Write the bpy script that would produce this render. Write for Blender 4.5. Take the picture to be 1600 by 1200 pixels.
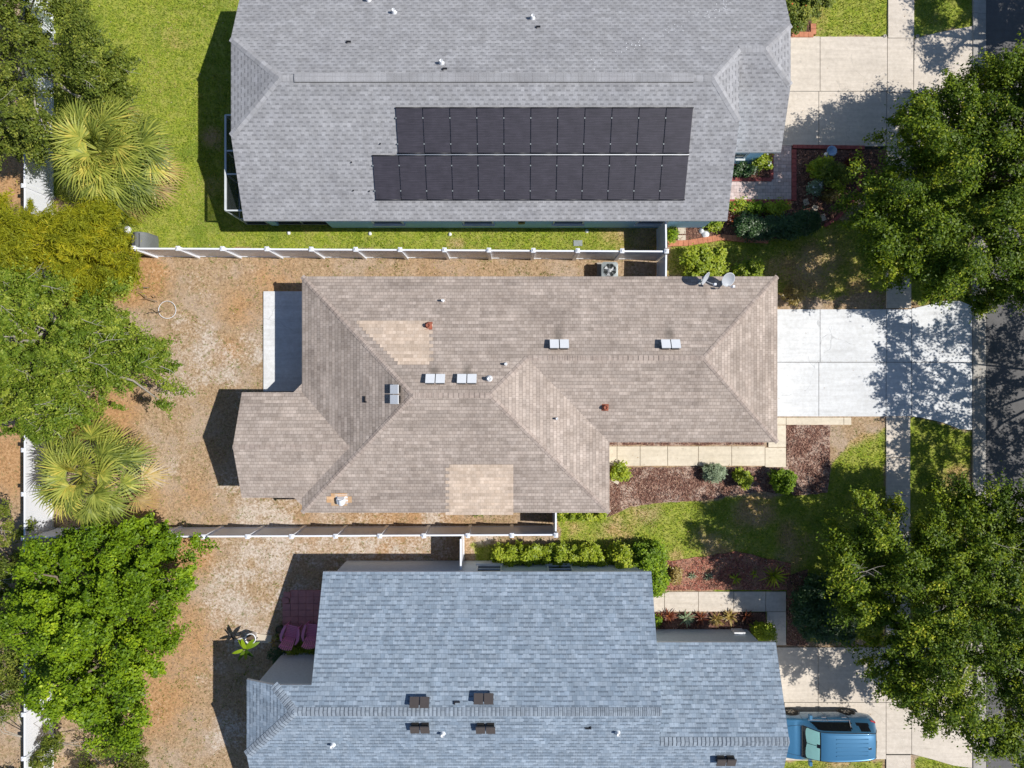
import bpy, bmesh, math, random
import numpy as np
from mathutils import Vector, Matrix

R = math.radians
random.seed(7)
C = bpy.context.scene.collection
for o in list(bpy.data.objects):
    bpy.data.objects.remove(o)

# ------------------------------------------------------------------ camera
H, F = 31.4, 1066.67            # drone height in metres, focal length in pixels of the 1600 px picture
cam = bpy.data.cameras.new('camera'); cam.lens = 24; cam.sensor_width = 36; cam.clip_end = 1000
co = bpy.data.objects.new('camera', cam); C.objects.link(co)
co.location = (0, 0, H); co.rotation_euler = (0, 0, 0)
bpy.context.scene.camera = co

# ------------------------------------------------------------------ light
SUN = Vector((0.80, -0.045, 1.0)).normalized()
world = bpy.data.worlds.new('World'); bpy.context.scene.world = world
world.use_nodes = True
nt = world.node_tree; nt.nodes.clear()
sky = nt.nodes.new('ShaderNodeTexSky'); sky.sky_type = 'NISHITA'; sky.sun_disc = False
sky.sun_elevation = math.asin(SUN.z); sky.sun_rotation = R(93); sky.ozone_density = 4.0; sky.dust_density = .3
bg = nt.nodes.new('ShaderNodeBackground'); bg.inputs['Strength'].default_value = 0.092
wo = nt.nodes.new('ShaderNodeOutputWorld')
nt.links.new(sky.outputs[0], bg.inputs[0]); nt.links.new(bg.outputs[0], wo.inputs[0])
sl = bpy.data.lights.new('sun', 'SUN'); sl.energy = 5.0; sl.angle = R(0.5); sl.color = (1.0, 0.965, 0.90)
so = bpy.data.objects.new('sun', sl); C.objects.link(so)
so.rotation_euler = SUN.to_track_quat('Z', 'Y').to_euler(); so.location = (20, 0, 30)
vs = bpy.context.scene.view_settings
vs.view_transform = 'Standard'; vs.look = 'None'; vs.gamma = 1; vs.use_curve_mapping = False
vs.exposure = 0.0

# ------------------------------------------------------------------ helpers
def W(px, py, h=0.0):
    """plan position of a photo point whose real height is h metres"""
    k = (H - h) / F
    return Vector(((px - 800) * k, (600 - py) * k, h))

def tag(o, label=None, cat=None, group=None, kind=None):
    if label: o['label'] = label
    if cat: o['category'] = cat
    if group: o['group'] = group
    if kind: o['kind'] = kind
    return o

def empty(name, loc=(0, 0, 0), rz=0, label=None, cat=None, group=None):
    o = bpy.data.objects.new(name, None); C.objects.link(o)
    o.location = loc; o.rotation_euler = (0, 0, rz); o.empty_display_size = .2
    return tag(o, label, cat, group)

def copy_tree(o, parent=None):
    c = o.copy(); C.objects.link(c); c.parent = parent
    for ch in list(o.children): copy_tree(ch, c)
    return c

class MB:
    def __init__(s): s.v = []; s.f = []; s.uv = []; s.m = []; s.sm = []
    def face(s, pts, uv=None, m=0, smooth=False):
        n = len(s.v); s.v += [tuple(p) for p in pts]; s.f.append(list(range(n, n + len(pts))))
        s.uv.append(uv or [(p[0], p[1]) for p in pts]); s.m.append(m); s.sm.append(smooth)
    def box(s, c, d, rz=0.0, m=0, top=1.0, taper=None):
        cx, cy, cz = c; hx, hy, hz = d[0] / 2, d[1] / 2, d[2] / 2
        ca, sa = math.cos(rz), math.sin(rz)
        def P(x, y, z): return (cx + x * ca - y * sa, cy + x * sa + y * ca, cz + z)
        t = top
        b = [P(-hx, -hy, -hz), P(hx, -hy, -hz), P(hx, hy, -hz), P(-hx, hy, -hz)]
        u = [P(-hx * t, -hy * t, hz), P(hx * t, -hy * t, hz), P(hx * t, hy * t, hz), P(-hx * t, hy * t, hz)]
        s.face(b[::-1], m=m); s.face(u, m=m)
        for i in range(4):
            j = (i + 1) % 4
            L = math.dist(b[i], b[j])
            s.face([b[i], b[j], u[j], u[i]], [(0, 0), (L, 0), (L, d[2]), (0, d[2])], m)
    def bar(s, p0, p1, w, hgt=None, m=0):
        p0, p1 = Vector(p0), Vector(p1); d = (p1 - p0)
        if d.length < 1e-6: return
        dn = d.normalized(); hgt = hgt or w
        a = dn.cross(Vector((0, 0, 1)))
        if a.length < 1e-4: a = Vector((1, 0, 0))
        a.normalize(); b = a.cross(dn).normalized()
        q = [(-1, -1), (1, -1), (1, 1), (-1, 1)]
        A = [p0 + a * x * w / 2 + b * y * hgt / 2 for x, y in q]; B = [p1 + a * x * w / 2 + b * y * hgt / 2 for x, y in q]
        s.face(A, m=m); s.face(B[::-1], m=m)
        for i in range(4):
            j = (i + 1) % 4; s.face([A[j], A[i], B[i], B[j]], m=m)
    def tube(s, pts, rad, n=6, m=0, cap=True):
        pts = [Vector(p) for p in pts]
        if not hasattr(rad, '__len__'): rad = [rad] * len(pts)
        rings = []
        for i, p in enumerate(pts):
            d = (pts[min(i + 1, len(pts) - 1)] - pts[max(i - 1, 0)])
            d = d.normalized() if d.length > 1e-6 else Vector((0, 0, 1))
            a = d.cross(Vector((0.3, 0.1, 1))).normalized(); b = d.cross(a)
            rings.append([p + (a * math.cos(2 * math.pi * k / n) + b * math.sin(2 * math.pi * k / n)) * rad[i] for k in range(n)])
        for i in range(len(rings) - 1):
            for k in range(n):
                j = (k + 1) % n
                s.face([rings[i][k], rings[i][j], rings[i + 1][j], rings[i + 1][k]], m=m, smooth=True)
        if cap: s.face(rings[0][::-1], m=m); s.face(rings[-1], m=m)
    def lathe(s, prof, c=(0, 0, 0), n=20, m=0, axis='Z', smooth=True):
        rings = []
        for r, z in prof:
            ring = []
            for k in range(n):
                a = 2 * math.pi * k / n
                if axis == 'Z': q = (c[0] + r * math.cos(a), c[1] + r * math.sin(a), c[2] + z)
                else: q = (c[0] + r * math.cos(a), c[1] + z, c[2] + r * math.sin(a))
                ring.append(q)
            rings.append(ring)
        for i in range(len(rings) - 1):
            for k in range(n):
                j = (k + 1) % n
                f = [rings[i][k], rings[i][j], rings[i + 1][j], rings[i + 1][k]]
                s.face(f if axis == 'Z' else f[::-1], m=m, smooth=smooth)
    def prism(s, poly, z0, z1, m=0, mside=None):
        a = sum(poly[i][0] * poly[(i + 1) % len(poly)][1] - poly[(i + 1) % len(poly)][0] * poly[i][1] for i in range(len(poly)))
        if a < 0: poly = poly[::-1]
        s.face([(p[0], p[1], z1) for p in poly], m=m)
        for i in range(len(poly)):
            p, q = poly[i], poly[(i + 1) % len(poly)]; L = math.dist(p[:2], q[:2])
            s.face([(p[0], p[1], z0), (q[0], q[1], z0), (q[0], q[1], z1), (p[0], p[1], z1)],
                   [(0, 0), (L, 0), (L, z1 - z0), (0, z1 - z0)], m if mside is None else mside)
    def build(s, name, mats, parent=None, label=None, weld=False):
        me = bpy.data.meshes.new(name)
        me.from_pydata(s.v, [], s.f)
        if not isinstance(mats, (list, tuple)): mats = [mats]
        for m in mats: me.materials.append(m)
        uvl = me.uv_layers.new(name='UVMap')
        flat = [c for f in s.uv for p in f for c in p]
        uvl.data.foreach_set('uv', flat)
        me.polygons.foreach_set('material_index', s.m)
        me.polygons.foreach_set('use_smooth', s.sm)
        if weld or any(s.sm):
            bm = bmesh.new(); bm.from_mesh(me); bmesh.ops.remove_doubles(bm, verts=bm.verts, dist=1e-4); bm.to_mesh(me); bm.free()
        me.update()
        o = bpy.data.objects.new(name, me); C.objects.link(o)
        if parent:
            o.parent = parent
            if parent.name.startswith('house'): o.matrix_parent_inverse = Matrix.Translation(-parent.location)
        if label: o['label'] = label
        return o

# ------------------------------------------------------------------ materials
def newmat(name):
    m = bpy.data.materials.new(name); m.use_nodes = True
    t = m.node_tree; b = t.nodes['Principled BSDF']
    return m, t, b
def N(t, typ, **kw):
    n = t.nodes.new(typ)
    for k, v in kw.items(): setattr(n, k, v)
    return n
def noise(t, vec, scale, detail=4, rough=.6):
    n = N(t, 'ShaderNodeTexNoise'); n.inputs['Scale'].default_value = scale
    n.inputs['Detail'].default_value = detail; n.inputs['Roughness'].default_value = rough
    t.links.new(vec, n.inputs['Vector']); return n.outputs['Fac']
def math_(t, op, a, b=None, c=None, clamp=False):
    n = N(t, 'ShaderNodeMath', operation=op, use_clamp=clamp)
    for i, x in enumerate((a, b, c)):
        if x is None: continue
        if isinstance(x, (int, float)): n.inputs[i].default_value = x
        else: t.links.new(x, n.inputs[i])
    return n.outputs[0]
def ramp(t, fac, stops):
    n = N(t, 'ShaderNodeValToRGB'); cr = n.color_ramp
    while len(cr.elements) < len(stops): cr.elements.new(.5)
    for e, (p, c) in zip(cr.elements, stops):
        e.position = p; e.color = (*c, 1) if len(c) == 3 else c
    t.links.new(fac, n.inputs[0]); return n.outputs[0]
def mix(t, fac, a, b, mode='MIX'):
    n = N(t, 'ShaderNodeMixRGB', blend_type=mode)
    for i, x in enumerate((fac, a, b)):
        if isinstance(x, (int, float)): n.inputs[i].default_value = x
        elif isinstance(x, tuple): n.inputs[i].default_value = (*x, 1) if len(x) == 3 else x
        else: t.links.new(x, n.inputs[i])
    return n.outputs[0]
def bump(t, b, h, strength=.3, dist=.02):
    n = N(t, 'ShaderNodeBump'); n.inputs['Strength'].default_value = strength; n.inputs['Distance'].default_value = dist
    t.links.new(h, n.inputs['Height']); t.links.new(n.outputs[0], b.inputs['Normal'])
def objco(t):
    return N(t, 'ShaderNodeNewGeometry').outputs['Position']
def sstep(t, x, lo, hi):
    n = N(t, 'ShaderNodeMapRange', interpolation_type='SMOOTHSTEP')
    n.inputs['From Min'].default_value = lo; n.inputs['From Max'].default_value = hi
    t.links.new(x, n.inputs['Value']); return n.outputs[0]

def simple(name, col, rough=.6, metal=0, var=.12, scale=3, coat=0, spec=None):
    m, t, b = newmat(name)
    p = objco(t); n = noise(t, p, scale, 5)
    c = ramp(t, n, [(.25, tuple(x * (1 - var) for x in col)), (.75, tuple(min(1, x * (1 + var)) for x in col))])
    t.links.new(c, b.inputs['Base Color']); b.inputs['Roughness'].default_value = rough
    b.inputs['Metallic'].default_value = metal; b.inputs['Coat Weight'].default_value = coat
    if spec is not None: b.inputs['Specular IOR Level'].default_value = spec
    return m

def concrete(name, col, stain=.25, crack=.3, seed=0):
    m, t, b = newmat(name)
    p = objco(t); mp = N(t, 'ShaderNodeMapping'); mp.inputs['Location'].default_value = (seed, seed * 2, 0); t.links.new(p, mp.inputs[0]); p = mp.outputs[0]
    n1 = noise(t, p, .5, 6, .65); n2 = noise(t, p, 6, 6, .7); n3 = noise(t, p, 45, 3)
    c = ramp(t, n1, [(.3, tuple(x * (1 - stain) for x in col)), (.65, col)])
    c = mix(t, 1.0, c, ramp(t, n2, [(.3, (.86, .85, .83)), (.65, (1.03, 1.03, 1.03))]), 'MULTIPLY')
    c = mix(t, 1.0, c, ramp(t, n3, [(.3, (.93, .93, .93)), (.7, (1.04, 1.04, 1.04))]), 'MULTIPLY')
    ms = N(t, 'ShaderNodeMapping'); ms.inputs['Scale'].default_value = (.25, 3.5, 1); t.links.new(p, ms.inputs[0])
    c = mix(t, 1.0, c, ramp(t, noise(t, ms.outputs[0], 1.6, 6, .7), [(.3, (.87, .865, .86)), (.6, (1.02, 1.02, 1.02))]), 'MULTIPLY')
    sp = noise(t, p, 3.2, 3, .5); c = mix(t, math_(t, 'MULTIPLY', sstep(t, sp, .69, .76), .35), c, tuple(x * .5 for x in col))
    # hairline cracks
    dn = N(t, 'ShaderNodeTexNoise'); dn.inputs['Scale'].default_value = 1.3; t.links.new(p, dn.inputs['Vector'])
    vm = N(t, 'ShaderNodeMixRGB', blend_type='ADD'); vm.inputs[0].default_value = .9
    t.links.new(p, vm.inputs[1]); t.links.new(dn.outputs['Color'], vm.inputs[2])
    vo = N(t, 'ShaderNodeTexVoronoi', feature='DISTANCE_TO_EDGE'); vo.inputs['Scale'].default_value = .33
    t.links.new(vm.outputs[0], vo.inputs['Vector'])
    ck = math_(t, 'LESS_THAN', vo.outputs['Distance'], .0035)
    gate = math_(t, 'GREATER_THAN', noise(t, p, .45, 2), .52)
    ck = math_(t, 'MULTIPLY', math_(t, 'MULTIPLY', ck, gate), crack)
    c = mix(t, ck, c, tuple(x * .45 for x in col))
    t.links.new(c, b.inputs['Base Color']); b.inputs['Roughness'].default_value = .85
    bump(t, b, n3, .15, .01)
    return m

def shingle(name, c1, c2, joint, course=.16, tab=.17, dash=.0, dash_shade=(.1, .1, .11), big=.15, line=.35, weather=(.82, .8, .8), wamt=.5, strip=.95, regular=False, stains=()):
    m, t, b = newmat(name)
    uv = N(t, 'ShaderNodeUVMap').outputs[0]
    def brick(w, a, bb, mort, msz, off=.5, freq=2, shift=0.0, bias=0.0):
        mp = N(t, 'ShaderNodeMapping'); mp.inputs['Location'].default_value = (shift, 0, 0); t.links.new(uv, mp.inputs[0])
        k = N(t, 'ShaderNodeTexBrick'); k.offset = off; k.offset_frequency = freq; k.squash = 1
        k.inputs['Color1'].default_value = (*a, 1); k.inputs['Color2'].default_value = (*bb, 1); k.inputs['Mortar'].default_value = (*mort, 1)
        k.inputs['Scale'].default_value = 1; k.inputs['Mortar Size'].default_value = msz; k.inputs['Mortar Smooth'].default_value = .3
        k.inputs['Bias'].default_value = bias; k.inputs['Brick Width'].default_value = w; k.inputs['Row Height'].default_value = course
        t.links.new(mp.outputs[0], k.inputs['Vector']); return k
    A = brick(tab, c1, c2, joint, .0055, .5, 2)
    B = brick(strip, (1 - big,) * 3, (1 + big,) * 3, (1, 1, 1), 0.0, .37, 3, 4.3)
    D = brick(tab * 2.3, (.9, .9, .9), (1.1, 1.1, 1.1), (1, 1, 1), 0.0, .31, 5, 1.7)
    c = mix(t, 1.0, A.outputs['Color'], B.outputs['Color'], 'MULTIPLY')
    c = mix(t, 1.0, c, D.outputs['Color'], 'MULTIPLY')
    sep = N(t, 'ShaderNodeSeparateXYZ'); t.links.new(uv, sep.inputs[0])
    fr = math_(t, 'FRACT', math_(t, 'DIVIDE', sep.outputs[1], course))
    # exposed lower edge of each course
    edge = math_(t, 'LESS_THAN', fr, .17)
    c = mix(t, math_(t, 'MULTIPLY', edge, line), c, joint)
    if dash:  # shadow under the tabs, painted into the shingle colour as dark dashes
        if regular:
            E = brick(.36, (0, 0, 0), (1, 1, 1), (0, 0, 0), 0, .5, 2, 0)
            row = math_(t, 'FLOOR', math_(t, 'DIVIDE', sep.outputs[1], course))
            sh = math_(t, 'MULTIPLY', row, .381)
            fu = math_(t, 'FRACT', math_(t, 'ADD', math_(t, 'DIVIDE', sep.outputs[0], .33), sh))
            jit_ = math_(t, 'MULTIPLY', E.outputs['Color'], .22)
            ds = math_(t, 'LESS_THAN', math_(t, 'ADD', fu, jit_), .62)
        else:
            E = brick(tab * 1.15, (0, 0, 0), (1, 1, 1), (0, 0, 0), .012, .43, 3, 2.2)
            ds = math_(t, 'GREATER_THAN', E.outputs['Color'], .40)
        de = math_(t, 'LESS_THAN', fr, .40 if regular else .35)
        c = mix(t, math_(t, 'MULTIPLY', math_(t, 'MULTIPLY', ds, de), dash), c, dash_shade)
    p = objco(t)
    for (sx, sy, lx, ly, am) in stains:
        mp = N(t, 'ShaderNodeMapping', vector_type='TEXTURE'); mp.inputs['Location'].default_value = (sx, sy, 0); mp.inputs['Scale'].default_value = (lx, ly, 1000)
        t.links.new(p, mp.inputs[0]); vl = N(t, 'ShaderNodeVectorMath', operation='LENGTH'); t.links.new(mp.outputs[0], vl.inputs[0])
        k_ = math_(t, 'MULTIPLY', math_(t, 'SUBTRACT', 1.0, sstep(t, math_(t, 'ADD', vl.outputs['Value'], math_(t, 'MULTIPLY', noise(t, p, 5, 4, .8), .5)), .35, 1.25)), am)
        c = mix(t, k_, c, (.12, .105, .09))
    ms = N(t, 'ShaderNodeMapping'); ms.inputs['Scale'].default_value = (2.6, .22, 1); t.links.new(uv, ms.inputs[0])
    c = mix(t, 1.0, c, ramp(t, noise(t, ms.outputs[0], 1.5, 5, .7), [(.3, (.90, .895, .89)), (.7, (1.06, 1.06, 1.06))]), 'MULTIPLY')
    w1 = noise(t, p, .45, 5, .65); w2 = noise(t, p, 30, 3, .7); w3 = noise(t, p, 2.2, 5, .7)
    c = mix(t, math_(t, 'MULTIPLY', sstep(t, w1, .42, .68), wamt), c, mix(t, 1.0, c, weather, 'MULTIPLY'))
    c = mix(t, 1.0, c, ramp(t, w3, [(.3, (.92, .91, .9)), (.7, (1.07, 1.07, 1.08))]), 'MULTIPLY')
    c = mix(t, 1.0, c, ramp(t, w2, [(.3, (.88, .88, .88)), (.7, (1.1, 1.1, 1.1))]), 'MULTIPLY')
    t.links.new(c, b.inputs['Base Color']); b.inputs['Roughness'].default_value = .95; b.inputs['Specular IOR Level'].default_value = .25
    hsum = math_(t, 'ADD', math_(t, 'SUBTRACT', 1.0, fr), math_(t, 'MULTIPLY', w2, .3))
    bump(t, b, hsum, .35, .012)
    return m

def leafmat(name, stops, trans=.3, rough=.42, spec=.5):
    m, t, b = newmat(name)
    at = N(t, 'ShaderNodeAttribute', attribute_name='tint')
    c = ramp(t, at.outputs['Fac'], stops)
    t.links.new(c, b.inputs['Base Color']); b.inputs['Roughness'].default_value = rough; b.inputs['Specular IOR Level'].default_value = spec
    tr = N(t, 'ShaderNodeBsdfTranslucent'); t.links.new(mix(t, 1.0, c, (1.25, 1.2, .5), 'MULTIPLY'), tr.inputs[0])
    mx = N(t, 'ShaderNodeMixShader'); mx.inputs[0].default_value = trans
    out = t.nodes['Material Output']
    t.links.new(b.outputs[0], mx.inputs[1]); t.links.new(tr.outputs[0], mx.inputs[2]); t.links.new(mx.outputs[0], out.inputs[0])
    return m

M = {}
on_x = lambda px: (px - 800) * .0259
on_y = lambda py: (600 - py) * .0259
M['beige'] = shingle('beige_shingle', (.385, .318, .27), (.48, .405, .35), (.20, .16, .14), course=.152, tab=.165, big=.11, line=.27, weather=(.72, .71, .71), wamt=.55, stains=[(on_x(px), on_y(py), .32, .55, .6) for px, py in ((681, 582), (730, 582), (873, 524), (1047, 522))] + [(on_x(625), on_y(590), 1.0, 1.1, .3)])
M['beige_new'] = shingle('pale_shingle', (.56, .44, .34), (.66, .535, .43), (.42, .33, .25), course=.152, tab=.165, big=.09, line=.3, wamt=.35)
M['orange_sh'] = shingle('rusty_shingle', (.62, .36, .18), (.60, .42, .26), (.45, .3, .18), course=.152, tab=.165, big=.1, line=.2, wamt=.1)
M['grey'] = shingle('grey_shingle', (.325, .325, .338), (.36, .36, .373), (.28, .28, .29), course=.165, tab=.17, dash=.62, dash_shade=(.17, .17, .18), big=.04, line=.06, regular=True, weather=(.88, .88, .9), wamt=.5)
M['blue'] = shingle('blue_grey_shingle', (.225, .285, .355), (.325, .39, .465), (.14, .175, .22), course=.172, tab=.19, dash=.72, dash_shade=(.10, .128, .165), big=.05, line=.16, weather=(.9, .92, .95), wamt=.4)
M['beige_cap'] = shingle('beige_cap', (.40, .325, .28), (.445, .37, .32), (.24, .19, .16), course=.21, tab=.6, big=.03, line=.35)
M['grey_cap'] = shingle('grey_cap', (.35, .35, .362), (.385, .385, .40), (.27, .27, .28), course=.3, tab=.6, big=.05, line=.3)
M['blue_cap'] = shingle('blue_cap', (.245, .29, .345), (.295, .345, .40), (.085, .105, .135), course=.165, tab=.8, big=.06, line=.95)
M['trim'] = simple('white_trim', (.72, .72, .70), .5, var=.05)
M['vinyl'] = simple('white_vinyl', (.80, .82, .87), .35, var=.04, scale=1)
M['stucco_b'] = simple('beige_stucco', (.50, .43, .34), .9, scale=12)
M['stucco_blue'] = simple('blue_stucco', (.36, .62, .84), .9, scale=12)
M['stucco_g'] = simple('grey_stucco', (.52, .57, .60), .9, scale=12)
M['glass'] = simple('window_glass', (.03, .04, .05), .06, var=.1)
M['door'] = simple('white_door', (.7, .7, .68), .4)
M['conc'] = concrete('tan_concrete', (.70, .62, .53), .14, .3)
M['conc2'] = concrete('cream_concrete', (.76, .67, .53), .10, .1, 5)
M['conc_w'] = concrete('white_painted_concrete', (.76, .77, .785), .14, .5, 9)
M['conc_g'] = concrete('kerb_concrete', (.46, .43, .39), .3, .2, 3)
M['asphalt'] = concrete('asphalt', (.14, .135, .135), .25, .3, 11)
M['metal_w'] = simple('white_vent_metal', (.74, .75, .77), .4, var=.04)
M['metal_g'] = simple('grey_metal', (.33, .36, .36), .45, metal=.4)
M['metal_d'] = simple('brown_vent_metal', (.075, .062, .058), .5)
M['black'] = simple('black_plastic', (.018, .018, .022), .45)
M['dark'] = simple('dark_gap', (.03, .025, .02), .9)
M['rust'] = simple('rust_metal', (.30, .09, .05), .7, var=.3)
M['pink'] = simple('pink_plastic', (.80, .27, .45), .45, var=.06)
M['redpaver'] = simple('red_paver', (.52, .23, .22), .9, var=.2, scale=2.4)
M['redbrick'] = simple('red_edging_brick', (.33, .085, .075), .85, var=.3, scale=6)
M['orangebrick'] = simple('orange_edging_brick', (.50, .20, .11), .85, var=.3, scale=6)
M['bark'] = simple('bark', (.20, .155, .115), .9, var=.35, scale=9)
M['palebark'] = simple('pale_bark', (.42, .38, .32), .9, var=.25, scale=9)
M['terracotta'] = simple('terracotta', (.5, .33, .25), .7)
M['cover'] = simple('grey_cover', (.15, .16, .165), .7, var=.15, scale=2)
M['soil'] = simple('pot_soil', (.12, .08, .05), .95)
M['dish'] = simple('dish_grey', (.42, .44, .47), .45, var=.04)
M['stone'] = simple('stepping_stone', (.58, .50, .40), .9, var=.1)
M['frame'] = simple('white_frame', (.6, .63, .64), .4)
M['framed'] = simple('lanai_floor', (.30, .30, .29), .8)

def screen_mat():
    m, t, b = newmat('insect_screen')
    b.inputs['Base Color'].default_value = (.02, .025, .03, 1); b.inputs['Roughness'].default_value = .8
    tr = N(t, 'ShaderNodeBsdfTransparent'); mx = N(t, 'ShaderNodeMixShader'); mx.inputs[0].default_value = .45
    t.links.new(tr.outputs[0], mx.inputs[1]); t.links.new(b.outputs[0], mx.inputs[2]); t.links.new(mx.outputs[0], t.nodes['Material Output'].inputs[0])
    return m
M['screen'] = screen_mat()

def solar_mat():
    m, t, b = newmat('solar_mat')
    uv = N(t, 'ShaderNodeUVMap').outputs[0]; p = objco(t)
    sep = N(t, 'ShaderNodeSeparateXYZ'); t.links.new(uv, sep.inputs[0])
    fr = math_(t, 'FRACT', math_(t, 'MULTIPLY', sep.outputs[1], 11))
    n = noise(t, p, 2.5, 5); n2 = noise(t, p, 14, 4)
    mp = N(t, 'ShaderNodeMapping'); mp.inputs['Scale'].default_value = (.7, 9, 1); t.links.new(uv, mp.inputs[0])
    n3 = noise(t, mp.outputs[0], 2.4, 4)
    c = ramp(t, n, [(.3, (.030, .027, .038)), (.7, (.045, .041, .056))])
    c = mix(t, 1.0, c, ramp(t, n3, [(.3, (.7, .7, .72)), (.7, (1.35, 1.3, 1.3))]), 'MULTIPLY')
    c = mix(t, math_(t, 'MULTIPLY', math_(t, 'LESS_THAN', fr, .3), .35), c, (.02, .02, .028))
    t.links.new(c, b.inputs['Base Color']); b.inputs['Roughness'].default_value = .6
    bump(t, b, fr, .3, .01)
    return m
M['solar'] = solar_mat()

def paver_mat():
    m, t, b = newmat('pink_grey_paver')
    p = objco(t)
    k = N(t, 'ShaderNodeTexBrick'); k.inputs['Scale'].default_value = 1; k.inputs['Brick Width'].default_value = .24; k.inputs['Row Height'].default_value = .16
    k.inputs['Mortar Size'].default_value = .006; k.inputs['Color1'].default_value = (.50, .37, .34, 1); k.inputs['Color2'].default_value = (.66, .53, .50, 1); k.inputs['Mortar'].default_value = (.25, .2, .18, 1)
    t.links.new(p, k.inputs['Vector'])
    c = mix(t, 1.0, k.outputs['Color'], ramp(t, noise(t, p, 5, 4), [(.3, (.85, .85, .85)), (.7, (1.1, 1.1, 1.1))]), 'MULTIPLY')
    t.links.new(c, b.inputs['Base Color']); b.inputs['Roughness'].default_value = .9
    return m
M['paver'] = paver_mat()

def mulch_mat(name, a, bcol, c3):
    m, t, b = newmat(name)
    p = objco(t)
    v = N(t, 'ShaderNodeTexVoronoi'); v.inputs['Scale'].default_value = 16; t.links.new(p, v.inputs['Vector'])
    n = noise(t, p, 1.2, 6, .7); n2 = noise(t, p, 9, 4, .7)
    c = ramp(t, v.outputs['Color'], [(.2, tuple(x * .5 for x in a)), (.5, a), (.85, bcol)])
    c = mix(t, sstep(t, n, .46, .62), c, mix(t, .62, c, c3))
    c = mix(t, 1.0, c, ramp(t, n2, [(.3, (.7, .7, .7)), (.7, (1.2, 1.2, 1.2))]), 'MULTIPLY')
    t.links.new(c, b.inputs['Base Color']); b.inputs['Roughness'].default_value = .95
    bump(t, b, v.outputs['Distance'], .8, .03)
    return m
M['mulch'] = mulch_mat('brown_mulch', (.17, .08, .058), (.34, .20, .145), (.60, .46, .37))
M['mulch_red'] = mulch_mat('red_mulch', (.32, .11, .075), (.45, .19, .13), (.45, .25, .17))
M['mulch_dark'] = mulch_mat('dark_mulch', (.12, .055, .04), (.24, .12, .08), (.26, .14, .1))
M['chip'] = leafmat('wood_chip', [(0, (.12, .05, .04)), (.5, (.33, .17, .12)), (1, (.68, .50, .38))], 0, .9, .2)
M['litter'] = leafmat('dry_litter', [(0, (.16, .09, .04)), (.5, (.42, .27, .13)), (1, (.68, .58, .44))], .1, .9, .2)

# leaves
M['oak'] = leafmat('street_oak_leaf', [(0, (.03, .065, .004)), (.4, (.085, .145, .007)), (.75, (.23, .30, .014)), (1, (.62, .58, .05))], .22, .5, .25)
M['oakd'] = leafmat('dull_oak_leaf', [(0, (.06, .09, .016)), (.5, (.14, .185, .022)), (1, (.40, .41, .07))], .25, .5, .25)
M['laurel'] = leafmat('laurel_leaf', [(0, (.06, .11, .012)), (.45, (.145, .22, .016)), (1, (.45, .49, .07))], .25, .5, .25)
M['bright'] = leafmat('bright_leaf', [(0, (.045, .10, .005)), (.4, (.125, .215, .007)), (.8, (.27, .39, .014)), (1, (.52, .60, .03))], .22, .5, .25)
M['yellow'] = leafmat('yellow_green_needle', [(0, (.16, .20, .015)), (.6, (.40, .41, .02)), (1, (.70, .58, .03))], .45, .6, .3)
M['palm'] = leafmat('palm_frond', [(0, (.09, .13, .022)), (.4, (.25, .30, .05)), (.75, (.46, .48, .09)), (1, (.70, .58, .12))], .35, .5, .4)
M['palmdry'] = leafmat('dry_palm_frond', [(0, (.30, .20, .10)), (.6, (.52, .38, .12)), (1, (.62, .52, .36))], .3, .6)
M['hedge'] = leafmat('hedge_leaf', [(0, (.12, .18, .012)), (.5, (.33, .42, .025)), (1, (.60, .62, .06))], .35, .45, .35)
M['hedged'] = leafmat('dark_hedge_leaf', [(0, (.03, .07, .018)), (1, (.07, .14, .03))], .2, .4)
M['silver'] = leafmat('grey_green_leaf', [(0, (.14, .2, .10)), (1, (.36, .44, .28))], .2, .5)
M['red'] = leafmat('red_leaf', [(0, (.06, .02, .015)), (.6, (.19, .05, .025)), (1, (.40, .15, .06))], .25, .4)
M['gold'] = leafmat('variegated_leaf', [(0, (.10, .05, .02)), (.5, (.36, .26, .06)), (1, (.58, .46, .2))], .25, .4)
M['flower'] = leafmat('flower', [(0, (.7, .08, .03)), (1, (.85, .25, .05))], .2, .5)
M['wflower'] = leafmat('white_flower', [(0, (.75, .75, .72)), (1, (.85, .9, .95))], .2, .5)
M['grass'] = leafmat('grass_blade', [(0, (.10, .17, .018)), (.4, (.24, .315, .032)), (.72, (.45, .46, .08)), (1, (.60, .48, .27))], .3, .6, .3)

# ------------------------------------------------------------------ numpy geometry
rng = np.random.default_rng(11)
def npmesh(name, verts, k, tint, mat, parent=None, uv=False):
    """verts (n*k,3), faces of k verts each"""
    nf = len(verts) // k
    me = bpy.data.meshes.new(name)
    me.vertices.add(len(verts)); me.vertices.foreach_set('co', verts.astype(np.float32).ravel())
    me.loops.add(len(verts)); me.loops.foreach_set('vertex_index', np.arange(len(verts), dtype=np.int32))
    me.polygons.add(nf); me.polygons.foreach_set('loop_start', np.arange(0, nf * k, k, dtype=np.int32))
    me.update(calc_edges=True)
    a = me.attributes.new('tint', 'FLOAT', 'POINT'); a.data.foreach_set('value', np.repeat(tint, k).astype(np.float32))
    me.materials.append(mat); me.validate()
    o = bpy.data.objects.new(name, me); C.objects.link(o)
    if parent: o.parent = parent
    return o

def unit(a): return a / np.maximum(np.linalg.norm(a, axis=-1, keepdims=True), 1e-9)

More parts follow.
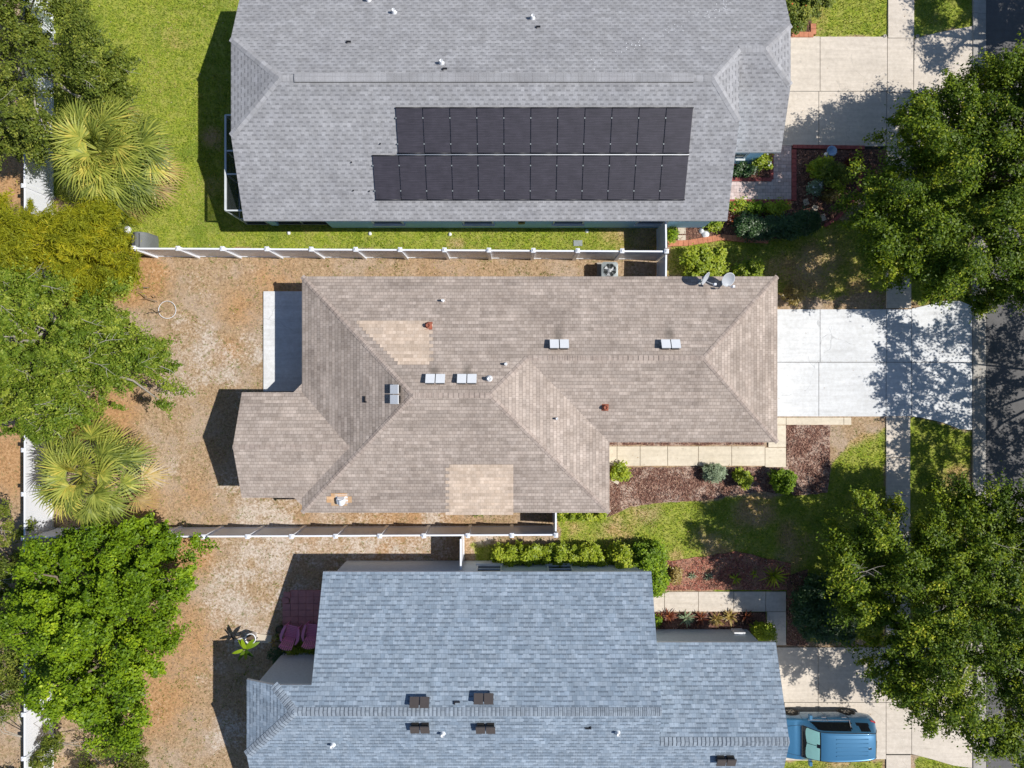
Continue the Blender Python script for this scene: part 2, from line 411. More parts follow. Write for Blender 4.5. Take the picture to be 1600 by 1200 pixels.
def leaf_quads(P, Nrm, L, Wd, r=rng):
    n = len(P)
    rnd = unit(r.normal(size=(n, 3)))
    a = unit(np.cross(Nrm, rnd)); b = np.cross(Nrm, a)
    L = np.broadcast_to(L, n)[:, None]; Wd = np.broadcast_to(Wd, n)[:, None]
    fold = Nrm * (Wd * .25)
    q = np.stack([P - a * L / 2, P + b * Wd / 2 + fold - a * L * .05, P + a * L / 2, P - b * Wd / 2 + fold - a * L * .05], 1)
    return q.reshape(-1, 3)

def poly_sd(poly, X, Y):
    """signed distance (positive inside) to a polygon"""
    poly = np.asarray(poly, float); n = len(poly)
    d = np.full(X.shape, 1e9); inside = np.zeros(X.shape, bool)
    for i in range(n):
        ax, ay = poly[i]; bx, by = poly[(i + 1) % n]
        ex, ey = bx - ax, by - ay
        tt = np.clip(((X - ax) * ex + (Y - ay) * ey) / (ex * ex + ey * ey + 1e-12), 0, 1)
        d = np.minimum(d, np.hypot(X - ax - tt * ex, Y - ay - tt * ey))
        c = ((ay > Y) != (by > Y)) & (X < (bx - ax) * (Y - ay) / (by - ay + 1e-12) + ax)
        inside ^= c
    return np.where(inside, d, -d)

def wpoly(pts, h=0): return [tuple(W(x, y, h)[:2]) for x, y in pts]

def foliage(name, outline, z0, z1, mat, parent, nclump, nleaf, rc=(.35, .65), leaf=(.13, .07), seed=1, dome=.55, needle=False, holes=.0, flat=.65, fill=.25, edge=.0, spray=0.0, up=.75, lobes=0):
    r = np.random.default_rng(seed)
    poly = np.array(outline); lo = poly.min(0); hi = poly.max(0)
    cand = r.uniform(lo, hi, size=(nclump * 30, 2))
    sd = poly_sd(poly, cand[:, 0], cand[:, 1]); ok = sd > edge
    cand, sd = cand[ok], sd[ok]
    if holes > 0:
        # irregular empty pockets between the limbs
        hc = r.uniform(lo, hi, size=(int(nclump * holes / 6) + 1, 2)); hr = r.uniform(.3, .8, len(hc))
        dd = np.hypot(cand[:, None, 0] - hc[None, :, 0], cand[:, None, 1] - hc[None, :, 1]) - hr[None]
        k = dd.min(1) > 0; cand, sd = cand[k], sd[k]
    lob = 0
    if lobes:
        # the crown swells into rounded lobes with deep hollows between them
        lob = fbm(cand[:, 0], cand[:, 1], lobes, seed + 5, 2)
        k = (lob > .33) | (r.random(len(cand)) < .12); cand, sd, lob = cand[k], sd[k], lob[k]
    cand, sd = cand[:nclump], sd[:nclump]; n = len(cand)
    if lobes: lob = (lob[:nclump] - .5) * 3.4
    t = np.clip(sd / max(sd.max(), .01), 0, 1)
    top = z0 + (z1 - z0) * (dome * np.sqrt(t) + (1 - dome) * .6)
    depth = r.random(n) ** 1.6
    cz = top - depth * (z1 - z0) * .75 * (.3 + t) + r.normal(0, .18, n)
    cz = np.maximum(cz + lob, z0 * .7)
    cen = np.column_stack([cand, cz])
    rad = r.uniform(rc[0], rc[1], n) * (1 + .3 * r.normal(size=n)).clip(.6, 1.6)
    idx = np.repeat(np.arange(n), nleaf)
    m = len(idx)
    d = unit(r.normal(size=(m, 3))); d[:, 2] = np.where(r.random(m) < .7, np.abs(d[:, 2]), d[:, 2])
    rr = rad[idx] * (r.random(m) ** .33) * (1 + .25 * r.normal(size=m)).clip(.4, 1.7)
    off = d * rr[:, None] * np.array([1, 1, flat])
    if spray:
        # clumps drawn out into leafy sprays that point away from the trunk
        g0 = cand.mean(0); od = cand - g0; ang = np.arctan2(od[:, 1], od[:, 0]) + r.normal(0, .7, n)
        ux, uy = np.cos(ang)[idx], np.sin(ang)[idx]
        al = off[:, 0] * ux + off[:, 1] * uy; ac = -off[:, 0] * uy + off[:, 1] * ux
        al = al * (1 + spray); ac = ac * (1 - .35 * min(1, spray)) * (1 - .35 * np.clip(al / (rad[idx] + .01), -1, 1))
        off[:, 0] = al * ux - ac * uy; off[:, 1] = al * uy + ac * ux
    P = cen[idx] + off
    nr = unit(d * .5 + np.array([0, 0, up]) + r.normal(0, .5, (m, 3)))
    sz = r.uniform(.65, 1.3, m)
    if needle:
        V = leaf_quads(P, unit(d * .2 + r.normal(0, .6, (m, 3)) + np.array([0, 0, .5])), leaf[0] * sz, leaf[1] * sz, r)
    else:
        V = leaf_quads(P, nr, leaf[0] * sz, leaf[1] * sz, r)
    ct = r.beta(2, 2.4, n); tint = np.clip(.55 * ct[idx] + .45 * r.random(m) * 1.05, 0, 1)
    o = npmesh(name, V, 4, tint, mat, parent)
    return o, cen, rad

def limbs(mb, base, cen, r, n, r0, zt, lift=.0):
    """a trunk with bent tapering limbs reaching out to the leaf clumps"""
    top = Vector((base[0], base[1], zt))
    b = Vector(base)
    pts = [b, b.lerp(top, .5) + Vector((r.normal() * .06, r.normal() * .06, 0)), top]
    mb.tube([b + Vector((0, 0, -.1)), *pts[1:]], [r0 * 1.25, r0, r0 * .8], 9)
    pick = r.choice(len(cen), min(n, len(cen)), replace=False)
    for i in pick:
        e = Vector(cen[i]) + Vector((0, 0, lift))
        mid = top.lerp(e, .45) + Vector((r.normal() * .25, r.normal() * .25, .25 * r.random()))
        q = top.lerp(e, .75) + Vector((r.normal() * .2, r.normal() * .2, .2 * r.random()))
        mb.tube([top - Vector((0, 0, .3 * r.random())), mid, q, e], [r0 * .55, r0 * .32, r0 * .18, r0 * .06], 5, cap=False)

def tree(name, label, cat, outline_px, hpx, z0, z1, base, mat, bark, nclump, nleaf, seed, trunk_r=.2, nlimb=16, twigs=0, group=None, **kw):
    root = empty(name, (0, 0, 0), label=label, cat=cat, group=group)
    out = [tuple(W(x, y, hpx)[:2]) for x, y in outline_px]
    fo, cen, rad = foliage('crown', out, z0, z1, mat, root, nclump, nleaf, seed=seed, **kw)
    r = np.random.default_rng(seed + 50)
    mb = MB(); limbs(mb, base, cen, r, nlimb, trunk_r, z0 * .7)
    mb.build('trunk', bark, root)
    if twigs:
        tops = cen[np.argsort(-(cen[:, 2] + 0.25 * r.random(len(cen))))][:int(len(cen) * .75)]
        for k in range(twigs):
            tb = MB(); p = tops[r.integers(len(tops))]; a = r.uniform(-.5, .5) + (math.pi if p[0] < out[0][0] - 99 else 0)
            L = r.uniform(.4, 1.25); z = p[2] + r.uniform(.22, .42)
            s = Vector((p[0], p[1], z - .15)); pts = [s]
            for q in range(5):
                a += r.normal() * .16; s = s + Vector((math.cos(a), math.sin(a), r.normal() * .15 + .02)) * (L / 5); pts.append(s)
            w = r.uniform(.007, .015)
            tb.tube(pts, [w, w * .9, w * .75, w * .6, w * .45, w * .25], 4, cap=False)
            for q in (2, 3):
                b2 = a + r.choice([-.7, .7]); e = pts[q] + Vector((math.cos(b2), math.sin(b2), .1)) * L * .3
                tb.tube([pts[q], (pts[q] + e) / 2 + Vector((0, 0, .04)), e], [w * .6, w * .5, w * .25], 4, cap=False)
            tb.build('bare_branch', M['palebark'], root)
    return root

def bush(label, px, py, rx, ry, h, mat, seed, nclump=26, nleaf=120, leaf=(.09, .055), name='bush', group=None, cat='bush', rc=(.14, .24), flat=.8, poly=None, flowers=None, nfl=30, z0=.25):
    hp = h * .6
    pts = poly or [(px + rx * math.cos(a) * (1 + .08 * math.sin(3 * a + seed)), py + ry * math.sin(a)) for a in np.linspace(0, 2 * math.pi, 15)[:-1]]
    cx = sum(p[0] for p in pts) / len(pts); cy = sum(p[1] for p in pts) / len(pts)
    b = W(cx, cy, 0); kk = (H - hp) / H
    root = empty(name, (0, 0, 0), label=label, cat=cat, group=group)
    out = [tuple(W(x, y, hp)[:2]) for x, y in pts]
    fo, cen, rad = foliage('foliage', out, z0 * h, h, mat, root, nclump, nleaf, rc=rc, leaf=leaf, seed=seed, dome=.5, flat=flat, edge=rc[0] * .7, up=1.8)
    mb = MB(); r = np.random.default_rng(seed)
    c0 = cen.mean(0)
    for i in r.choice(len(cen), min(8, len(cen)), replace=False):
        e = Vector(cen[i]); s = Vector((c0[0] + (cen[i][0] - c0[0]) * .3, c0[1] + (cen[i][1] - c0[1]) * .3, -.05))
        mb.tube([s, s.lerp(e, .5), e], [.02, .015, .006], 5)
    mb.build('stem', M['bark'], root)
    if flowers:
        k = r.choice(len(cen), nfl); P = cen[k] + r.normal(0, rc[0] * .6, (nfl, 3)); P[:, 2] = cen[k][:, 2] + rc[1] * .8
        V = leaf_quads(P, unit(np.array([0, 0, 1.]) + r.normal(0, .3, (nfl, 3))), .1, .1, r)
        npmesh('blossom', V, 4, r.random(nfl), flowers, root)
    return root

def strap(r, base, az, L, w, elev, droop, n=5):
    """one arching strap leaf as a strip of quads -> list of quads"""
    out = []; p = np.array(base, float); e = elev; pts = []
    s = np.array([-math.sin(az), math.cos(az), 0])
    for i in range(n + 1):
        tt = i / n; ww = w * (math.sin(math.pi * min(1, .12 + tt * .88)) ** .7) * (1 if i < n else .05)
        pts.append((p - s * ww / 2, p + s * ww / 2))
        p = p + np.array([math.cos(az) * math.cos(e), math.sin(az) * math.cos(e), math.sin(e)]) * L / n
        e -= droop / n
    for i in range(n): out += [pts[i][0], pts[i + 1][0], pts[i + 1][1], pts[i][1]]
    return out

def rosette(label, px, py, mat, seed, n=18, L=.5, w=.07, h=.1, name='strap_leaf_plant', cat='plant', group=None, elev=(.2, 1.3), droop=.9, heads=1, spread=.2, hp=.3):
    r = np.random.default_rng(seed); c = W(px, py, hp)
    root = empty(name, (c.x, c.y, 0), label=label, cat=cat, group=group)
    V = []
    for hd in range(heads):
        ox, oy = (r.normal(0, spread, 2) if heads > 1 else (0, 0))
        for i in range(n):
            az = i * 2.4 + r.normal() * .2; el = elev[0] + (elev[1] - elev[0]) * (i / n) ** .8
            V += strap(r, (ox, oy, h * (r.random() if h < .9 else r.uniform(.85, 1))), az, L * r.uniform(.75, 1.1), w * r.uniform(.8, 1.15), el, droop)
    V = np.array(V); k = 5
    tint = np.repeat(np.clip(r.normal(.5, .25, len(V) // 4 // k), 0, 1), k)
    npmesh('leaves', V, 4, tint, mat, root)
    mb = MB(); mb.tube([(0, 0, -.05), (0, 0, h + .1)], [.035, .02], 6); mb.build('stem', M['bark'], root)
    return root

# ------------------------------------------------------------------ ground
def vnoise(X, Y, cell, seed):
    r = np.random.default_rng(seed); g = r.random((256, 256))
    x = X / cell + 100.3; y = Y / cell + 100.7
    xi = np.floor(x).astype(int); yi = np.floor(y).astype(int); fx = x - xi; fy = y - yi
    fx = fx * fx * (3 - 2 * fx); fy = fy * fy * (3 - 2 * fy)
    a = g[xi % 256, yi % 256]; b = g[(xi + 1) % 256, yi % 256]; c = g[xi % 256, (yi + 1) % 256]; d = g[(xi + 1) % 256, (yi + 1) % 256]
    return (a * (1 - fx) + b * fx) * (1 - fy) + (c * (1 - fx) + d * fx) * fy
def fbm(X, Y, cell, seed, o=4):
    s = 0; a = 1; tot = 0
    for i in range(o): s = s + a * vnoise(X, Y, cell / 2 ** i, seed + i); tot += a; a *= .55
    return s / tot

LAWNS = [([(60, -120), (1060, -120), (1060, 345), (1040, 393), (190, 391), (175, 330), (60, 300)], 1.0),
         ([(1232, -120), (1388, -120), (1388, 58), (1232, 58)], 1.0), ([(1424, -120), (1524, -120), (1524, 45), (1424, 60)], .95),
         ([(1041, 370), (1140, 360), (1385, 330), (1385, 455), (1300, 470), (1120, 440), (1041, 425)], .9),
         ([(1422, 250), (1520, 250), (1520, 480), (1422, 476)], .7),
         ([(870, 800), (960, 795), (1130, 775), (1290, 770), (1298, 722), (1335, 690), (1384, 668), (1384, 1000), (1240, 1005), (1045, 880), (870, 860)], .9),
         ([(1423, 652), (1520, 672), (1520, 1060), (1423, 1060)], .85), ([(1423, 1180), (1520, 1190), (1520, 1300), (1423, 1300)], .9),
         ([(1215, 1188), (1385, 1183), (1385, 1300), (1215, 1300)], .75), ([(735, 845), (960, 845), (960, 900), (735, 900)], .7)]
SANDS = [((330, 560), 75, .75), ((405, 560), 26, .9), ((290, 590), 45, .7), ((235, 700), 40, .55), ((410, 700), 60, .6), ((270, 500), 28, .6), ((395, 420), 30, .5), ((1000, 415), 40, .3),
         ((430, 800), 75, 1.0), ((520, 812), 60, .8), ((560, 850), 150, .75), ((400, 880), 60, .9), ((360, 930), 70, .75), ((620, 860), 120, .75), ((440, 920), 60, .85), ((340, 1150), 45, .7), ((400, 1010), 50, .8), ((360, 760), 40, .5),
         ((760, 850), 40, .9), ((340, 620), 60, .5), ((330, 450), 60, .4), ((520, 425), 90, .3), ((250, 720), 60, .5), ((280, 1180), 60, .4), ((330, 1050), 40, .4), ((1050, 850), 30, .3)]
ORANGE = [((215, 435), 50, 1.0), ((370, 480), 45, .6), ((175, 640), 45, 1.0), ((355, 545), 30, .6), ((600, 815), 200, .55), ((280, 1000), 90, .6), ((250, 1100), 80, .6), ((20, 260), 90, .8), ((15, 720), 70, .8), ((290, 870), 50, .8), ((220, 790), 50, .7), ((300, 780), 60, .4), ((700, 415), 250, .25), ((430, 440), 60, .6)]
STRAW = [((1110, 850), 45, .9), ((1180, 800), 40, .8), ((1245, 850), 45, .7), ((1000, 800), 40, .7), ((1050, 870), 35, .7), ((900, 815), 35, .9), ((1350, 780), 35, .6), ((1150, 440), 60, .9), ((1250, 420), 60, .8), ((780, 375), 25, .6), ((300, 130), 25, .5), ((270, 260), 30, .5), ((1010, 380), 60, .7), ((960, 825), 60, .7), ((1330, 672), 40, 1.0), ((1500, 740), 35, .8), ((1120, 850), 40, .5), ((900, 840), 40, .6), ((1300, 450), 90, .6), ((330, 40), 40, .3), ((250, 330), 60, .4), ((1470, 25), 25, .5), ((1300, 40), 40, .35), ((330, 210), 25, .5), ((740, 380), 60, .5), ((870, 370), 40, .5), ((720, 375), 30, .6), ((1300, 1190), 60, .5), ((1475, 465), 30, .8), ((850, 380), 60, .3)]

def gmasks(X, Y):
    g = np.zeros(X.shape)
    wob = (fbm(X, Y, 1.2, 3) - .5) * .9 + (fbm(X, Y, .3, 9) - .5) * .35
    for poly, s in LAWNS:
        sd = poly_sd(wpoly(poly), X, Y)
        g = np.maximum(g, s * np.clip((sd + wob * .8) / .35 + .5, 0, 1))
    def blobs(L, sd0):
        m = np.zeros(X.shape)
        for (px, py), rr, s in L:
            c = W(px, py); q = np.exp(-(((X - c.x) ** 2 + (Y - c.y) ** 2) / (rr / 34) ** 2))
            m = np.maximum(m, s * q)
        return m
    n1 = fbm(X, Y, 1.6, 21); n2 = fbm(X, Y, .7, 33)
    sand = np.clip(blobs(SANDS, 0) * (.35 + 1.35 * n2) + (n1 - .62) * 1.2, 0, 1)
    orange = np.clip(blobs(ORANGE, 0) * (.5 + 1.1 * n1), 0, 1)
    straw = np.clip(blobs(STRAW, 0) * (.3 + 1.5 * fbm(X, Y, .8, 44)) + (fbm(X, Y, 2.2, 55) - .6) * 1.3, 0, 1)
    return g, sand, orange, straw

def ground_mat():
    m, t, b = newmat('yard_ground')
    p = objco(t)
    def at(n): return N(t, 'ShaderNodeAttribute', attribute_name=n).outputs['Fac']
    nf = noise(t, p, 9, 6, .75); nm = noise(t, p, 2.2, 6, .7); nb = noise(t, p, .6, 5, .6); nx = noise(t, p, 17, 5, .85)
    jit = math_(t, 'MULTIPLY', math_(t, 'SUBTRACT', nf, .5), 1.5)
    # dry thatch
    dry = ramp(t, nf, [(.28, (.12, .08, .045)), (.42, (.33, .225, .135)), (.58, (.48, .345, .22)), (.76, (.66, .54, .42))])
    dry = mix(t, sstep(t, nb, .45, .62), dry, mix(t, .45, dry, (.50, .41, .34)))
    dry = mix(t, 1.0, dry, ramp(t, nx, [(.3, (.62, .60, .58)), (.7, (1.28, 1.27, 1.26))]), 'MULTIPLY')
    org = ramp(t, nf, [(.3, (.20, .105, .045)), (.5, (.45, .255, .12)), (.75, (.62, .40, .22))])
    snd = ramp(t, nf, [(.28, (.24, .18, .13)), (.45, (.50, .41, .335)), (.7, (.72, .65, .58))])
    c = mix(t, sstep(t, math_(t, 'ADD', at('orange'), math_(t, 'MULTIPLY', jit, .5)), .15, .75), dry, org)
    c = mix(t, math_(t, 'MULTIPLY', sstep(t, math_(t, 'ADD', at('sand'), jit), .27, .85), .92), c, snd)
    # weeds in the dry yard
    wd = math_(t, 'MULTIPLY', sstep(t, noise(t, p, 4.0, 6, .85), .555, .62), .8)
    c = mix(t, wd, c, (.17, .17, .06))
    # lawn
    gr = ramp(t, nf, [(.28, (.08, .13, .018)), (.45, (.20, .265, .030)), (.58, (.33, .365, .048)), (.75, (.50, .48, .11))])
    gr = mix(t, sstep(t, nm, .42, .64), gr, mix(t, .6, gr, (.40, .385, .11)))
    gr = mix(t, sstep(t, nb, .5, .66), gr, mix(t, .5, gr, (.13, .20, .03)))
    gr = mix(t, 1.0, gr, ramp(t, nx, [(.3, (.66, .68, .6)), (.7, (1.25, 1.25, 1.2))]), 'MULTIPLY')
    st = mix(t, 1.0, dry, (1.12, 1.08, .82), 'MULTIPLY')
    gr = mix(t, sstep(t, math_(t, 'ADD', at('straw'), math_(t, 'MULTIPLY', jit, .6)), .2, .8), gr, st)
    c = mix(t, sstep(t, math_(t, 'ADD', at('green'), math_(t, 'MULTIPLY', jit, .5)), .3, .7), c, gr)
    t.links.new(c, b.inputs['Base Color']); b.inputs['Roughness'].default_value = .95; b.inputs['Specular IOR Level'].default_value = .15
    bump(t, b, math_(t, 'ADD', nf, math_(t, 'MULTIPLY', nx, .5)), .5, .05)
    return m

def build_ground():
    xs = np.concatenate([[-300, -120, -60, -40], np.arange(-27, 27.01, .11), [40, 60, 120, 300]])
    ys = np.concatenate([[-300, -120, -60, -30], np.arange(-20, 20.01, .11), [30, 60, 120, 300]])
    X, Y = np.meshgrid(xs, ys, indexing='xy')
    Z = -.03 + .05 * (fbm(X, Y, 3, 77) - .5) + .03 * (fbm(X, Y, .5, 78) - .5)
    Z[:, :4] = -.05; Z[:, -4:] = -.05; Z[:4] = -.05; Z[-4:] = -.05
    V = np.stack([X, Y, Z], -1).reshape(-1, 3)
    ny, nx = X.shape
    i = (np.arange(ny - 1)[:, None] * nx + np.arange(nx - 1)[None]).ravel()
    Fc = np.stack([i, i + 1, i + nx + 1, i + nx], 1)
    me = bpy.data.meshes.new('ground')
    me.vertices.add(len(V)); me.vertices.foreach_set('co', V.astype(np.float32).ravel())
    me.loops.add(Fc.size); me.loops.foreach_set('vertex_index', Fc.astype(np.int32).ravel())
    me.polygons.add(len(Fc)); me.polygons.foreach_set('loop_start', np.arange(0, Fc.size, 4, dtype=np.int32))
    me.update(calc_edges=True)
    for n, a in zip(('green', 'sand', 'orange', 'straw'), gmasks(X, Y)):
        at = me.attributes.new(n, 'FLOAT', 'POINT'); at.data.foreach_set('value', a.astype(np.float32).ravel())
    me.materials.append(ground_mat()); me.polygons.foreach_set('use_smooth', np.ones(len(Fc), bool))
    o = bpy.data.objects.new('ground', me); C.objects.link(o); tag(o, 'sandy yard ground with dry brown thatch and green lawn areas', kind='structure')
build_ground()

# ---- hard surfaces
def slabs(name, polys, mat, z1=.03, kind='structure', gap=.012, label=None):
    mb = MB()
    for poly in polys:
        w = [Vector(p) for p in wpoly(poly)]
        c = sum(w, Vector((0, 0))) / len(w)
        q = []
        for p in w:
            d = p - c; q.append((p.x - math.copysign(gap, d.x), p.y - math.copysign(gap, d.y)))
        mb.prism(q, -.12, z1)
    o = mb.build(name, mat); tag(o, label, kind=kind); return o
def rect(x0, y0, x1, y1): return [(x0, y0), (x1, y0), (x1, y1), (x0, y1)]
def joints(name, px_rects):
    pass
# dark bed under the slabs so that the joints read dark
mb = MB()
for r_ in ([(1150, 58), (1386, 60), (1424, 62), (1523, 42), (1523, 300), (1150, 228)], [(1150, 484), (1424, 484), (1475, 472), (1518, 474), (1518, 670), (1424, 650), (1150, 650)], [(1150, 1012), (1424, 1012), (1519, 1000), (1519, 1196), (1424, 1179), (1150, 1187)]):
    mb.prism(wpoly(r_), -.14, .008)
tag(mb.build('driveway_base', M['dark']), 'dark soil bed showing in the driveway joints', kind='structure')
slabs('driveway', [rect(1150, 57, 1281, 143), rect(1281, 57.5, 1386, 143), rect(1150, 143, 1279, 228), rect(1279, 143, 1385, 229),
      [(1428, 61), (1460, 52), (1523, 40), (1523, 144), (1427, 144)], [(1427, 144), (1523, 144), (1523, 262), (1480, 250), (1426, 232)]], M['conc'], .03, label='tan concrete driveway of the grey roofed house')
slabs('driveway', [rect(1150, 483, 1281, 566), rect(1281, 483, 1385, 566), rect(1150, 566, 1279, 651), rect(1279, 566, 1384, 651), rect(1385, 483, 1424, 566), rect(1384, 566, 1424, 651),
      [(1424, 482), (1450, 476), (1475, 470), (1500, 470), (1519, 478), (1519, 566), (1424, 566)], [(1424, 566), (1519, 566), (1519, 672), (1500, 671), (1475, 661), (1440, 653), (1424, 651)]], M['conc_w'], .032, label='white painted concrete driveway of the beige roofed house')
slabs('driveway', [rect(1150, 1011, 1278, 1097), rect(1278, 1011, 1384, 1097), rect(1150, 1097, 1278, 1188), rect(1278, 1097, 1384, 1186), rect(1384, 1011, 1424, 1097), rect(1384, 1097, 1424, 1178),
      [(1424, 1011), (1480, 1005), (1520, 990), (1520, 1100), (1424, 1100)], [(1424, 1100), (1520, 1100), (1520, 1200), (1490, 1196), (1455, 1186), (1424, 1178)]], M['conc'], .031, label='tan concrete driveway with blue car of the blue roofed house')
mb_p = [rect(1386, -160, 1428, -100), rect(1386, -100, 1428, -20), rect(1387, -20, 1428, 60), rect(1386, 60, 1427, 145), rect(1385, 145, 1426, 230)]
mb_p += [rect(1384.5, 230 + i * 63, 1423.5, 293 + i * 63) for i in range(4)] + [rect(1384, 651, 1422, 715)] + [rect(1384, 715 + i * 59.2, 1422, 774.2 + i * 59.2) for i in range(5)]
mb_p += [rect(1384, 1179, 1423, 1240), rect(1384, 1240, 1423, 1300)]
slabs('sidewalk', mb_p, M['conc'], .033, label='pale concrete sidewalk along the front lawns')
slabs('walkway', [rect(1190, 652, 1228, 664), rect(1228, 652, 1318, 664), rect(1318, 652, 1330, 664), rect(1200, 664, 1228, 699), rect(1195, 699, 1228, 730)] +
      [rect(a, 697, b, 728) for a, b in ((900, 964), (964, 1000), (1000, 1043), (1043, 1091), (1091, 1143), (1143, 1195))], M['conc2'], .034, label='cream concrete walkway beside the beige roofed house')
slabs('walkway', [rect(a, 924, b, 955.5) for a, b in ((980, 1038), (1038, 1091), (1091, 1146), (1146, 1196))] + [rect(1196, 924, 1228, 955.5), rect(1198, 955.5, 1228, 1008)], M['conc'], .034, label='grey concrete walkway beside the blue roofed house')
slabs('patio', [rect(412, 455, 480, 612)], M['conc_w'], .06, label='white painted patio slab behind the beige roofed house')
# street
mb = MB(); a = W(1519, 0); b_ = W(1541, 0)
for y in np.arange(-24, 24, 1.52):
    for (x0, x1, z) in ((a.x + .01, a.x + .22, .07), (a.x + .22, b_.x, .0)):
        mb.prism([(x0, y + .006), (x1, y + .006), (x1, y + 1.514), (x0, y + 1.514)], -.12, z)
tag(mb.build('kerb', M['conc_g']), 'concrete kerb and gutter along the street', kind='structure')
mb = MB(); mb.prism([(b_.x + .004, -120), (b_.x + 9, -120), (b_.x + 9, 120), (b_.x + .004, 120)], -.1, .012)
tag(mb.build('street', M['asphalt']), 'dark asphalt street in tree shade', kind='structure')

# paver path, red edging
mb = MB(); mb.prism(wpoly([(1205, 228), (1236, 228), (1236, 312), (1130, 312), (1130, 284), (1205, 284)]), -.1, .04)
tag(mb.build('path', M['paver']), 'pink grey paver path to the front door', kind='structure')
def edging(label, pts, w, mat, h=.08, name='bed_edging', closed=False):
    mb = MB(); P = [W(x, y) for x, y in pts]
    tot = []
    for p, q in zip(P[:-1], P[1:]):
        L = (q - p).length; n = max(1, round(L / .22)); ang = math.atan2(q.y - p.y, q.x - p.x)
        for k in range(n):
            c = p.lerp(q, (k + .5) / n); mb.box((c.x, c.y, h / 2 - .03 + random.uniform(-.004, .004)), (L / n - .012, w, h + .06), ang + random.uniform(-.02, .02))
    return tag(mb.build(name, mat), label, 'garden edging')
edging('red brick edging along the driveway side of the shrub bed', [(1238, 229.5), (1350, 231)], .16, M['redbrick'])
edging('red brick edging along the right side of the paver path', [(1240, 234), (1240, 314)], .20, M['redbrick'])
edging('red brick edging along the bottom side of the paver path', [(1130, 315), (1236, 315)], .17, M['redbrick'])
edging('red brick edging round the small bed against the house wall', [(1130, 281), (1205, 281), (1205, 238)], .16, M['redbrick'])
edging('curved red edging at the lower right of the shaded shrub bed', [(1288, 353), (1305, 343), (1320, 328), (1332, 312), (1340, 296), (1345, 270)], .15, M['redbrick'])
edging('orange red curved edging below the white utility lids', [(1043, 381), (1075, 380), (1105, 375), (1127, 371), (1160, 374), (1200, 376)], .26, M['orangebrick'])
edging('orange brick edging under the flowering corner bush', [(1218, 55), (1270, 55), (1270, 38)], .24, M['orangebrick'])

# mulch beds
def bed(label, pts, mat, z=.012, chips=0, seed=1, name='mulch_bed'):
    mb = MB(); w = wpoly(pts); r = random.Random(seed)
    q = []
    for i in range(len(w)):
        p0, p1 = w[i], w[(i + 1) % len(w)]; L = math.dist(p0, p1); n = max(1, int(L / .25))
        for k in range(n):
            f = k / n; q.append((p0[0] + (p1[0] - p0[0]) * f + r.uniform(-.03, .03), p0[1] + (p1[1] - p0[1]) * f + r.uniform(-.03, .03)))
    mb.prism(q, -.1, z)
    tag(mb.build(name, mat), label, kind='structure')
    if chips:
        rr = np.random.default_rng(seed); P = np.array(w); lo, hi = P.min(0), P.max(0)
        c = rr.uniform(lo, hi, (chips * 3, 2)); c = c[poly_sd(P, c[:, 0], c[:, 1]) > .03][:chips]
        PP = np.column_stack([c, z + .015 + .02 * rr.random(len(c))])
        V = leaf_quads(PP, unit(np.array([0, 0, 1.]) + rr.normal(0, .45, (len(c), 3))), .09, .035, rr)
        CH.append((V, rr.beta(1.4, 2, len(c))))
CH = []
bed('brown mulch bed at the corner of the beige roofed house', [(1228, 664), (1297, 664), (1297, 735), (1292, 770), (1240, 775), (1228, 760)], M['mulch'], .02, 1500, 2)
bed('brown mulch bed below the cream walkway', [(940, 730), (1228, 730), (1228, 772), (1180, 768), (1100, 782), (1030, 785), (985, 792), (940, 812)], M['mulch'], .018, 3200, 3)
bed('narrow mulch strip between wall and cream walkway', [(930, 676), (1194, 676), (1194, 695.5), (930, 695.5)], M['mulch'], .022, 700, 4)
bed('red mulch bed above the grey walkway', [(1000, 872), (1050, 876), (1150, 862), (1235, 880), (1236, 922), (1000, 922)], M['mulch_red'], .018, 1500, 5)
bed('dark mulch strip right of the grey walkway', [(1229, 900), (1262, 890), (1262, 1009), (1229, 1009)], M['mulch_dark'], .02, 400, 6)
bed('mulch bed with strap leaf plants below the grey walkway', [(1000, 957), (1196, 957), (1196, 1008), (1000, 1008)], M['mulch_dark'], .016, 500, 7)
bed('shaded mulch bed right of the paver path', [(1242, 234), (1390, 234), (1384, 300), (1345, 300), (1325, 330), (1288, 354), (1242, 330)], M['mulch_dark'], .02, 900, 8)
bed('dark mulch bed below the paver path', [(1042, 345), (1130, 318), (1245, 318), (1292, 350), (1230, 373), (1120, 370), (1042, 380)], M['mulch_dark'], .018, 900, 9)
bed('small planting bed against the blue wall', [(1130, 240), (1203, 240), (1203, 279), (1130, 279)], M['mulch_dark'], .02, 150, 10)
bed('mulch bed with the flowering corner bush', [(1215, -60), (1268, -60), (1268, 52), (1215, 52)], M['mulch_dark'], .018, 150, 12)
V = np.concatenate([c[0] for c in CH]); T = np.concatenate([c[1] for c in CH])
tag(npmesh('wood_chips', V, 4, T, M['chip']), 'loose reddish brown wood chips on the mulch beds', 'wood chips', kind='stuff')

